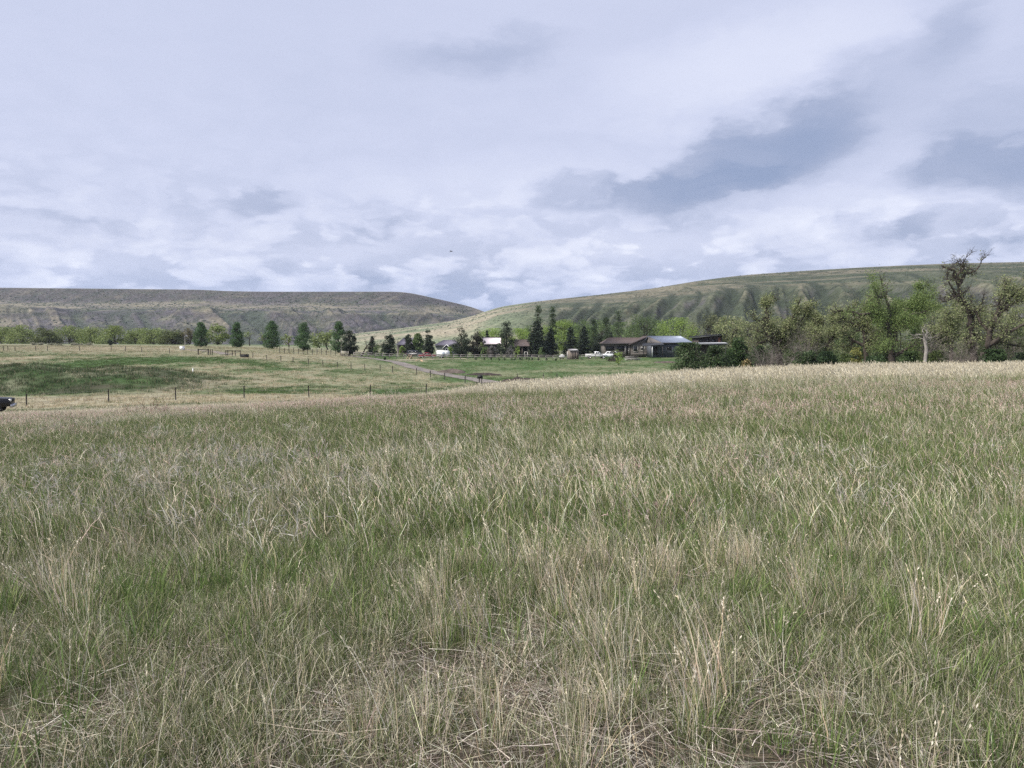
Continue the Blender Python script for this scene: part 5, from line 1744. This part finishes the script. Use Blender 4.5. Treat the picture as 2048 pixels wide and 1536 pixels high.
def slab(pts, th=.14):
    """a roof plane with thickness"""
    P = np.array(pts, float)
    n = np.cross(P[1] - P[0], P[2] - P[0])
    n = n / np.linalg.norm(n)
    if n[2] < 0:
        n = -n
    m = len(P)
    V = np.vstack([P + n * th, P])
    gg = Geo()
    q = [(k, (k + 1) % m, m + (k + 1) % m, m + k) for k in range(m)]
    if m == 4:
        gg.add(V, q + [(0, 1, 2, 3), (7, 6, 5, 4)])
    else:
        gg.add(V, q, [(0, 1, 2), (5, 4, 3)])
    return gg
def window(o, c, w_, h_, face='y', mat=M_TRIM, d=-1):
    """frame on the wall with a recessed pane; face y: in a wall facing -y, face x: facing +x"""
    x_, y_, z_ = c
    gf = Geo()
    t = .10
    for dx_, dz_, sx, sz in ((0, h_ / 2 + t / 2, w_ + 2 * t, t), (0, -h_ / 2 - t / 2, w_ + 2 * t, t), (-w_ / 2 - t / 2, 0, t, h_), (w_ / 2 + t / 2, 0, t, h_)):
        if face == 'y':
            gf.box((x_ + dx_, y_ - .04, z_ + dz_), (sx, .09, sz))
        else:
            gf.box((x_ + .04, y_ + dx_, z_ + dz_), (.09, sx, sz))
    f = gf.build('window', mat, o)
    gp = Geo()
    if face == 'y':
        gp.box((x_, y_ - .012, z_), (w_, .03, h_))
    else:
        gp.box((x_ + .012, y_, z_), (.03, w_, h_))
    gp.build('pane', M_GLASS, f)
def door(o, c, w_, h_, mat, handle=True):
    x_, y_, z_ = c
    d = Geo().box((x_, y_ - .03, z_ + h_ / 2), (w_, .07, h_)).build('door', mat, o)
    if handle:
        Geo().box((x_ + w_ * .38, y_ - .09, z_ + 1.0), (.06, .06, .12)).build('handle', M_CHROME, d)
def siding(o, x0, x1, y_, z0, z1, mat, step=.42):
    """proud horizontal courses over a wall facing -y"""
    gg = Geo()
    z_ = z0
    while z_ < z1 - .05:
        gg.box(((x0 + x1) / 2, y_ - .012, z_ + step * .46), (x1 - x0, .02, step * .86))
        z_ += step
    gg.build('siding', mat, o)

# brown house: hipped main range (left) and a gabled wing (right)
Yh = 214.0
hx, hy, hz = G(1232, Yh)
hz = EYE - (709.5 - HOR) / F * Yh
m = F / Yh
o = thing('brown_house', 'low brown house with hipped shingle roof and gabled wing', 'house', (hx, hy, hz))
xl, xr = (1208 - 1232) / m, (1262 - 1232) / m
we = 3.05
Geo().box(((xl + xr) / 2, 4.0, we / 2 - .3), (xr - xl, 8.0, we + .6)).build('wall', M_TAUPE, o)
siding(o, xl, xr, 0.0, .05, we - .1, M_TAUPE)
ov, rh = .5, 1.65
a0, a1, b0, b1 = xl - ov, xr + 3.2, -ov - .1, 8 + ov
ri = 2.4
main_roof = slab([(a0, b0, we), (a1, b0, we), (a1, 4, we + rh), (a0 + ri, 4, we + rh)]).build('roof', M_BROWNROOF, o)
slab([(a1, b1, we), (a0, b1, we), (a0 + ri, 4, we + rh), (a1, 4, we + rh)]).build('roof', M_BROWNROOF, o)
slab([(a0, b1, we), (a0, b0, we), (a0 + ri, 4, we + rh)]).build('roof', M_BROWNROOF, o)
Geo().box(((a0 + a1) / 2, b0 - .03, we - .02), (a1 - a0, .05, .2)).build('fascia', M_TRIMD, o)
Geo().tube([(2.0, 5, we + 1), (2.0, 5, we + rh + .8)], .12, 8).build('vent_pipe', M_RAIL, main_roof)
window(o, (xl + 1.6, 0, 1.75), 2.2, 1.0, mat=M_TRIMD)
window(o, (xl + 4.6, 0, 1.75), 1.9, 1.1, mat=M_TRIMD)
door(o, (xl + 6.3, 0, .15), 1.0, 2.15, M_TRIMD)
for xq in (xl + 5.85, xl + 6.9):
    Geo().box((xq, -.09, 1.25), (.14, .12, 2.4)).build('door_trim', M_TRIM, o)
# gabled wing
gx0, gx1, ga = (1258 - 1232) / m, (1330 - 1232) / m, (1296 - 1232) / m
zl, za = (709.5 - 688) / m, (709.5 - 672.5) / m
yf = -1.2
gw = Geo()
gw.prism([(gx0 + .4, -.4), (gx1 - .3, -.4), (gx1 - .3, zl), (ga, za - .25), (gx0 + .4, zl)], yf, 8.0)
gw.build('wing_wall', M_TAUPE, o)
siding(o, gx0 + .4, gx1 - .3, yf, .05, zl - .1, M_TAUPE)
rf = slab([(gx0 - .3, yf - .6, zl - .28), (ga, yf - .6, za), (ga, 8.4, za), (gx0 - .3, 8.4, zl - .28)])
rf.build('wing_roof', M_BROWNROOF, o)
slab([(ga, yf - .6, za), (gx1 + .2, yf - .6, zl - .1), (gx1 + .2, 8.4, zl - .1), (ga, 8.4, za)]).build('wing_roof', M_BROWNROOF, o)
window(o, (gx0 + 1.6, yf, 1.6), 1.1, 1.5, mat=M_TRIM)
window(o, (gx0 + 3.6, yf, 1.75), .9, 1.1, mat=M_TRIM)

# grey shop with metal roof
Ys = 205.0
sx0, sy0, _s = G(1303, Ys)
ms = F / Ys
sz0 = EYE - (711 - HOR) / F * Ys
o = thing('workshop', 'slate grey workshop with blue-grey metal roof in front of the brown house', 'building', (sx0, sy0, sz0))
Lx = (1381 - 1303) / ms
ez, rz_ = (711 - 686) / ms, (711 - 672.5) / ms
dpt = 9.0
Geo().box((Lx / 2, dpt / 2, ez / 2 - .3), (Lx, dpt, ez + .6)).build('wall', M_SLATE, o)
gsd = Geo()
for k in range(int(Lx / .35)):
    gsd.box((.2 + k * .35, -.012, ez / 2), (.06, .03, ez - .1))
gsd.build('siding', M_SLATE, o)
gsp = Geo()
V_ = [(-.002, .0, ez), (-.002, dpt, ez), (-.002, dpt / 2, rz_ - .1), (.15, .0, ez), (.15, dpt, ez), (.15, dpt / 2, rz_ - .1)]
gsp.add(V_, [(0, 1, 4, 3), (1, 2, 5, 4), (2, 0, 3, 5)], [(2, 1, 0), (3, 4, 5)]).build('gable', M_TAUPE, o)
r1 = slab([(2.6, -.5, ez), (Lx + .6, -.5, ez), (Lx - 1.8, dpt / 2, rz_), (-.4, dpt / 2, rz_)], .12).build('roof', M_METALROOF, o)
ribs = Geo()
for k in range(22):
    f = (k + .5) / 22
    a_ = np.array([2.6 + (Lx + .6 - 2.6) * f, -.5, ez + .14])
    c_ = np.array([-.4 + (Lx - 1.4) * f, dpt / 2, rz_ + .14])
    ribs.tube([a_, c_], .03, 4)
ribs.build('rib', M_METALROOF, r1)
slab([(-.4, dpt + .5, ez), (Lx + .6, dpt + .5, ez), (Lx - 1.8, dpt / 2, rz_), (-.4, dpt / 2, rz_)], .12).build('roof', M_METALROOF, o)
slab([(-.4, -.5, ez + .02), (2.6, -.5, ez), (-.4, dpt / 2, rz_ - .02)], .10).build('gable_roof', M_TAUPE, o)
Geo().box((Lx / 2 + .8, -.54, ez + .0), (Lx - 1.2, .06, .2)).build('gutter', M_TRIMD, o)
window(o, ((1338 - 1303) / ms, 0, 1.9), 1.0, .8, mat=M_TRIMD)
window(o, ((1372 - 1303) / ms, 0, 1.9), .8, .7, mat=M_TRIMD)
# porch lean-to at its left end
px0 = (1282 - 1303) / ms
slab([(px0, -2.4, ez - .85), (2.9, -2.4, ez - .55), (2.6, .4, ez + .15), (px0 + .4, .4, ez - .2)], .16).build('porch_roof', M_CHARROOF, o)
for xq, mt in ((px0 + .25, M_TRIMD), (-.25, M_WHITE), (2.5, M_TRIMD)):
    Geo().box((xq, -2.2, (ez - .8) / 2 - .15), (.16, .16, ez - .5)).build('porch_post', mt, o)
door(o, (1.1, 0, .1), 1.0, 2.1, M_TRIMD)

# dark mono-pitch building behind the bushes
Ym = 172.0
bx0, by0, bz0 = G(1394, Ym)
mm = F / Ym
o = thing('monopitch_building', 'dark building with a rising single-slope roof behind the bushes', 'building', (bx0, by0, bz0))
zz = lambda py: EYE - (py - HOR) / F * Ym - bz0
Lm = (1446 - 1394) / mm
gm = Geo()
gm.prism([(.2, -.3), (Lm - .3, -.3), (Lm - .3, zz(671.5)), (.2, zz(675.5))], 0, 6.0)
gm.build('wall', M_DARKWALL, o)
slab([(-.3, -.7, zz(675)), (Lm + .2, -.7, zz(670)), (Lm + .2, 6.6, zz(670)), (-.3, 6.6, zz(675))], .32).build('roof', M_CHARROOF, o)
slab([(-1.4, -2.4, zz(688)), (Lm + .4, -2.4, zz(688)), (Lm + .4, -.02, zz(686)), (-1.4, -.02, zz(686))], .16).build('porch_roof', mat_plain('grey_roof_edge', (.34, .35, .38), .6), o)
for xq in (-.9, Lm * .5, Lm):
    Geo().box((xq, -2.2, zz(688) / 2), (.15, .15, zz(688))).build('porch_post', M_TRIMD, o)
for k in range(3):
    window(o, (.9 + k * 1.35, 0, zz(681)), .85, .6, mat=M_TRIMD)
Geo().box((Lm - .9, -.04, zz(681)), (.5, .08, 1.3)).build('shutter', mat_plain('rust_panel', (.17, .08, .055), .9, .2), o)

# small wooden shed
Yd = 203.0
dx0, dy0, dz0 = G(1145.5, Yd)
o = thing('wooden_shed', 'small weathered wooden shed with a pale roof edge', 'shed', (dx0, dy0, dz0), R(6))
gd = Geo()
gd.prism([(-1.45, -.2), (1.4, -.2), (1.4, 2.1), (1.1, 2.32), (-1.1, 2.32), (-1.45, 1.95)], -1.1, 1.1)
gd.build('wall', M_WOODSHED, o)
slab([(-1.2, -1.35, 2.33), (1.25, -1.35, 2.33), (1.15, 1.3, 2.6), (-1.1, 1.3, 2.6)], .12).build('roof', mat_plain('pale_shingle', (.36, .35, .35), .9, .15), o)
for k in range(5):
    Geo().box((-.2 + k * .33, -1.125, 1.05), (.24, .05, 1.75)).build('board', M_WOODSHED if k % 2 else M_DARKWALL, o)
Geo().box((-1.62, -1.0, 1.0), (.12, .12, 2.1)).build('corner_post', M_TRIM, o)

# pale roofed barn
Yb = 226.0
bx_0, by_0, bz_0 = G(982, Yb)
mb = F / Yb
o = thing('barn', 'low dark barn with a pale pinkish metal roof between pines', 'barn', (bx_0, by_0, bz_0))
zq = lambda py: EYE - (py - HOR) / F * Yb - bz_0
wl, wr = (968 - 982) / mb, (1000 - 982) / mb
Geo().box(((wl + wr) / 2, 3, zq(689) / 2 - .2), (wr - wl, 6, zq(689) + .4)).build('wall', M_DARKWALL, o)
slab([(wl - .2, -.4, zq(688.5)), (wr + .4, -.4, zq(688.5)), (wr + .2, 3, zq(675.5)), (wl - .7, 3, zq(675.5))], .12).build('roof', M_PINKROOF, o)
slab([(wl - .2, 6.4, zq(688.5)), (wr + .4, 6.4, zq(688.5)), (wr + .2, 3, zq(675.5)), (wl - .7, 3, zq(675.5))], .12).build('roof', M_PINKROOF, o)
Geo().box(((wl + wr) / 2 - .3, 2.92, zq(674.6)), (wr - wl + 1, .3, .14)).build('ridge_cap', M_TRIMD, o)
door(o, ((wl + wr) / 2, 0, 0), 2.0, min(2.0, zq(690)), M_TRIMD, handle=False)
# brown roofed shed with open front
Yc = 222.0
cx0, cy0, cz0 = G(1043, Yc)
mc = F / Yc
zq2 = lambda py: EYE - (py - HOR) / F * Yc - cz0
o = thing('open_shed', 'dark open-fronted shed with a brown shingle roof', 'shed', (cx0, cy0, cz0))
wl, wr = (1030 - 1043) / mc, (1057 - 1043) / mc
Geo().box((0, 5, zq2(693) / 2), (wr - wl, .2, zq2(693))).build('back_wall', M_DARKWALL, o)
for xq in (wl + .1, wr - .1):
    Geo().box((xq, 2.5, zq2(693) / 2), (.2, 4.8, zq2(693))).build('side_wall', M_DARKWALL, o)
for xq in (wl + .15, .2, wr - .15):
    Geo().box((xq, -.1, zq2(693) / 2), (.18, .18, zq2(693))).build('post', M_WOODSHED, o)
slab([(wl - .3, -.5, zq2(693)), (wr + .3, -.5, zq2(693)), (wr + .3, 2.5, zq2(679.5)), (wl - .3, 2.5, zq2(679.5))], .14).build('roof', M_BROWNROOF, o)
slab([(wl - .3, 5.5, zq2(693)), (wr + .3, 5.5, zq2(693)), (wr + .3, 2.5, zq2(679.5)), (wl - .3, 2.5, zq2(679.5))], .14).build('roof', M_BROWNROOF, o)
# pergola frame beside it
p = G(1052, 212)
o = thing('swing_frame', 'pale timber goalpost frame beside the open shed', 'frame', p)
for a in (-.42, .42):
    Geo().box((a, 0, .75), (.12, .12, 1.6)).build('post', M_TRIM, o)
Geo().box((0, 0, 1.6), (1.05, .14, .12)).build('beam', M_TRIM, o)
# grey-purple roofed house with small white gable
Yp = 236.0
ppx, ppy, ppz = G(890, Yp)
mp_ = F / Yp
zq3 = lambda py: EYE - (py - HOR) / F * Yp - ppz
o = thing('grey_house', 'house with grey-purple shingle roof and a small white-edged gable', 'house', (ppx, ppy, ppz))
wl, wr = (871 - 890) / mp_, (916 - 890) / mp_
e3, r3 = zq3(691), zq3(680.5)
Geo().box(((wl + wr) / 2, 4, e3 / 2 - .2), (wr - wl, 8, e3 + .4)).build('wall', mat_plain('sage_siding', (.24, .25, .22), .85, .1), o)
slab([(wl - .4, -.5, e3), (wr + .4, -.5, e3), (wr - 1.2, 4, r3), (wl + 2.2, 4, r3)], .15).build('roof', M_PURPLEROOF, o)
slab([(wl - .4, 8.5, e3), (wr + .4, 8.5, e3), (wr - 1.2, 4, r3), (wl + 2.2, 4, r3)], .15).build('roof', M_PURPLEROOF, o)
slab([(wl - .4, 8.5, e3), (wl - .4, -.5, e3), (wl + 2.2, 4, r3)], .15).build('roof', M_PURPLEROOF, o)
slab([(wr + .4, -.5, e3), (wr + .4, 8.5, e3), (wr - 1.2, 4, r3)], .15).build('roof', M_PURPLEROOF, o)
g0, g1, gz = (888 - 890) / mp_, (901 - 890) / mp_, zq3(689.5)
Geo().prism([(g0 + .15, -.1), (g1 - .15, -.1), (g1 - .15, zq3(696)), ((g0 + g1) / 2, gz - .15), (g0 + .15, zq3(696))], -2.0, 0.5).build('gable_wall', M_SLATE, o)
for xa_, xb_ in ((g0 - .25, (g0 + g1) / 2), ((g0 + g1) / 2, g1 + .25)):
    za_, zb_ = (zq3(697), gz) if xa_ < (g0 + g1) / 2 - .01 else (gz, zq3(697))
    slab([(xa_, -2.3, za_), (xb_, -2.3, zb_), (xb_, .6, zb_), (xa_, .6, za_)], .16).build('gable_roof', M_WHITE, o)
window(o, ((g0 + g1) / 2, -2.0, zq3(699)), .7, .7, mat=M_WHITE)
# dark roof of a further building behind the pines
Yk = 250.0
kx, ky, kz = G(806, Yk)
mk = F / Yk
zq4 = lambda py: EYE - (py - HOR) / F * Yk - kz
o = thing('far_barn', 'dim dark-roofed barn half hidden behind the narrow pine', 'barn', (kx, ky, kz))
wl, wr = (794 - 806) / mk, (824 - 806) / mk
Geo().box(((wl + wr) / 2, 3, zq4(690) / 2 - .3), (wr - wl, 6, zq4(690) + .6)).build('wall', M_DARKWALL, o)
slab([(wl - .3, -.4, zq4(690)), (wr + .3, -.4, zq4(690)), (wr + .3, 3, zq4(676)), (wl + 1.8, 3, zq4(676))], .15).build('roof', M_PURPLEROOF, o)
slab([(wl - .3, 6.4, zq4(690)), (wr + .3, 6.4, zq4(690)), (wr + .3, 3, zq4(676)), (wl + 1.8, 3, zq4(676))], .15).build('roof', M_PURPLEROOF, o)

# stacked timber beside the shop
p = G(1264, 192)
o = thing('timber_pile', 'pale stacked timber and rails lying before the brown house', 'timber pile', p, R(3))
rng = np.random.default_rng(77)
for k in range(9):
    Lq = rng.uniform(2.0, 4.4)
    Geo().box((rng.uniform(-.6, .6), rng.uniform(-.5, .5), .18 + .115 * k), (Lq, rng.uniform(.15, .35), .10), R(rng.uniform(-7, 7))).build('plank', (M_TRIM, M_RAIL, M_POST)[k % 3], o)
for a in (-1.3, 1.3):
    Geo().box((a, 0, .06), (.16, 1.3, .14)).build('bearer', M_POST, o)
# leaning pole tripods
for px, Y, lab, sd in ((820, 190, 'pale weathered pole tripod on the lawn before the rail fence', 3), (838, 180, 'lower leaning pole pile right of the tripod', 4)):
    p = G(px, Y)
    rng = np.random.default_rng(sd)
    o = thing('pole_tripod', lab, 'pole pile', p)
    hq = 1.1 if sd == 3 else .7
    for k in range(5):
        a = rng.uniform(0, 2 * np.pi)
        Geo().tube([(math.cos(a) * 1.0, math.sin(a) * .8, -.05), (rng.normal(0, .15), rng.normal(0, .1), hq * rng.uniform(.8, 1.2))], [.09, .06], 6).build('pole', mat_plain('orange_wood', (.42, .30, .20), .9, .25), o)
# little junipers in a row
for k, (px, py) in enumerate([(952, 714), (969, 715), (982, 714), (998, 713), (1010, 714.5), (1024, 712.5), (1029, 714.3), (1040, 714), (1044, 712), (1053, 713.5), (1058, 711.5), (1064, 713), (1077, 712.5), (1093, 711.5), (1112, 711.5)]):
    Yq = min(195, solveY(px, py, 165, 235))
    clump_tree('juniper_seedling', ORD[k] + ' small dark juniper from the left in the row before the rail fence', 'shrub', px, Yq, row(px, Yq) - 6, 4.6, 'oval', DARKC, 400 + k, n=70, size=.11, clumps=8, crad=.35, trunk=.05, limb_frac=.2, group='row of small dark junipers')
p_ = G(770, 178)
clump_tree('juniper_seedling', 'lone dark round juniper on the lawn beside the drive', 'shrub', 770, 178, row(770, 178) - 6, 7, 'oval', DARKC, 420, n=110, size=.12, clumps=10, crad=.3, trunk=.05)

# ------------------------------------------------------------------ soil heaps
def heap(name, label, cx_px, Y, wpx, dep, h, mat, seed, rough_=.5):
    base = G(cx_px, Y)
    Wm = wpx / F * Y
    nx_, ny_ = 46, 18
    u_, v_ = np.meshgrid(np.linspace(-1, 1, nx_), np.linspace(-1, 1, ny_), indexing='ij')
    X_, Y_ = u_ * Wm / 2, v_ * dep / 2
    n = fbm(X_ * .9 + seed, Y_ * .9, 4, seed)
    e = np.clip(1 - (np.abs(u_) ** 2.6 + np.abs(v_) ** 2.0), 0, 1) ** .6
    Zl = terrain(X_ + base[0], Y_ + base[1]) - base[2] - .05 + h * e * (1 - rough_ + rough_ * 2 * n)
    ii = np.arange(nx_ * ny_).reshape(nx_, ny_)
    q = np.stack([ii[:-1, :-1], ii[1:, :-1], ii[1:, 1:], ii[:-1, 1:]], -1).reshape(-1, 4)
    gg = Geo()
    gg.add(np.stack([X_, Y_, Zl], -1).reshape(-1, 3), q)
    o = gg.build(name, mat, smooth=True)
    o.location = base
    return tag(o, label, 'soil heap')
heap('soil_heap', 'low brown earth heap beside the drive bend', 902, solveY(902, 745, 100, 160), 60, 7, .5, M_SOILB, 3, .8)
heap('soil_heap', 'long dark soil bank right of the brown earth heap', 968, solveY(968, 750, 100, 160), 76, 4, .36, M_SOIL, 5, .8)
heap('rubble_heap', 'black rubble windrow just above the meadow grass', 1050, 108, 104, 3.0, .48, M_SOIL, 9, .95)
heap('soil_heap', 'flat dark scrape of earth by the workshop', 1330, 176, 46, 6, .35, M_SOILB, 12)

# ------------------------------------------------------------------ mailbox, sign, T-posts near the meadow edge
p = G(960, 84)
o = thing('mailbox', 'black box on twin posts standing beyond the meadow edge', 'mailbox', p)
zt = EYE - (757 - HOR) / F * 84 - p[2]
gg = Geo()
an = np.linspace(0, np.pi, 9)
prof = [(-.30, 0), (.30, 0)] + [(.30 * math.cos(a), .22 + .16 * math.sin(a)) for a in an]
gm_ = Geo().prism(prof, -.22, .22).build('box', M_BLACK, o)
gm_.location = (0, 0, zt)
Geo().box((0, -.23, zt + .19), (.46, .02, .30)).build('door', M_BLACK, o)
for a in (-.08, .2):
    Geo().box((a, 0, zt / 2 - .1), (.10, .10, zt + .2)).build('post', M_POST, o)
p = G(1137, 80)
o = thing('yard_sign', 'small white sign with red top at the meadow edge', 'sign', p)
zs = EYE - (770 - HOR) / F * 80 - p[2]
Geo().box((0, 0, zs + .16), (.33, .04, .36)).build('panel', M_WHITE, o)
Geo().box((.12, 0, zs + .46), (.13, .05, .22)).build('flag', mat_plain('sign_red', (.45, .06, .03), .6), o)
Geo().box((0, .03, zs / 2), (.05, .04, zs + .5)).build('stake', M_POST, o)
for px, top, Y, lab in ((1035, 747, 86, 'leftmost thin dark steel post beyond the meadow edge'), (1087, 746, 86, 'middle thin dark steel post beyond the meadow edge'), (1114, 746, 88, 'rightmost thin dark steel post beyond the meadow edge')):
    p, H, _w = dims(px, Y, top, 4)
    o = thing('steel_post', lab, 'post', p, group='steel posts beyond the meadow')
    Geo().box((0, 0, H / 2 - .1), (.07, .05, H + .2)).build('shaft', M_POST, o)
    Geo().box((0, -.04, H * .86), (.12, .03, .10)).build('clip', M_POST, o)

# ------------------------------------------------------------------ bird
Yv = 150.0
bl = ((903 - 1024) / F * Yv, Yv, EYE - (504.5 - HOR) / F * Yv)
gb = Geo()
# one continuous body: fuselage rings, wings and tail grown from it
xs_ = np.array([-.30, -.22, -.08, .08, .20, .28, .33])
rs_ = np.array([.012, .035, .065, .06, .04, .035, .008])
gb.tube(np.stack([xs_, xs_ * 0, xs_ * 0.15], 1), rs_, 8)
for s_ in (-1, 1):
    le = np.array([(.13, 0, .03), (.17, .18, .10), (.08, .38, .08), (-.06, .56, .02)]) * np.array([1, s_, 1])
    te = np.array([(-.09, 0, .02), (-.06, .18, .08), (-.07, .38, .06), (-.10, .56, .01)]) * np.array([1, s_, 1])
    up = np.vstack([le, te])
    dn = up - np.array([0, 0, .014])
    q = [(0, 1, 5, 4), (1, 2, 6, 5), (2, 3, 7, 6)]
    q2 = [tuple(8 + k for k in f[::-1]) for f in q]
    rim = [(0, 8, 9, 1), (1, 9, 10, 2), (2, 10, 11, 3), (3, 11, 15, 7), (7, 15, 14, 6), (6, 14, 13, 5), (5, 13, 12, 4)]
    gb.add(np.vstack([up, dn]), q + q2 + rim)
gb.add([(-.24, -.03, -.03), (-.24, .03, -.03), (-.44, .08, -.06), (-.44, -.08, -.06), (-.24, -.03, -.045), (-.24, .03, -.045), (-.44, .08, -.072), (-.44, -.08, -.072)],
       [(0, 1, 2, 3), (7, 6, 5, 4), (0, 4, 5, 1), (1, 5, 6, 2), (2, 6, 7, 3), (3, 7, 4, 0)])
bird = gb.build('bird', mat_plain('dark_feathers', (.02, .02, .025), .8), None, smooth=True)
bird.location = bl
bird.rotation_euler = (R(18), R(-12), R(35))
tag(bird, 'small dark bird gliding in the sky left of centre', 'bird')

# ------------------------------------------------------------------ air: faint haze over the valley
mh = bpy.data.materials.new('valley_haze')
mh.use_nodes = True
hn = NT(mh.node_tree)
hn.n.remove(hn.n['Principled BSDF'])
pv = hn.node('ShaderNodeVolumePrincipled')
pv.inputs['Color'].default_value = (0.80, 0.87, 1.0, 1)
pv.inputs['Density'].default_value = 0.00008
pv.inputs['Anisotropy'].default_value = 0.2
hn.l.new(pv.outputs[0], hn.n['Material Output'].inputs['Volume'])
hz_top = 140.0
Geo_h = Geo().box((0, 3300, (hz_top - 12) / 2), (14200, 8600, hz_top + 12))
tag(Geo_h.build('haze', mh), kind='stuff')
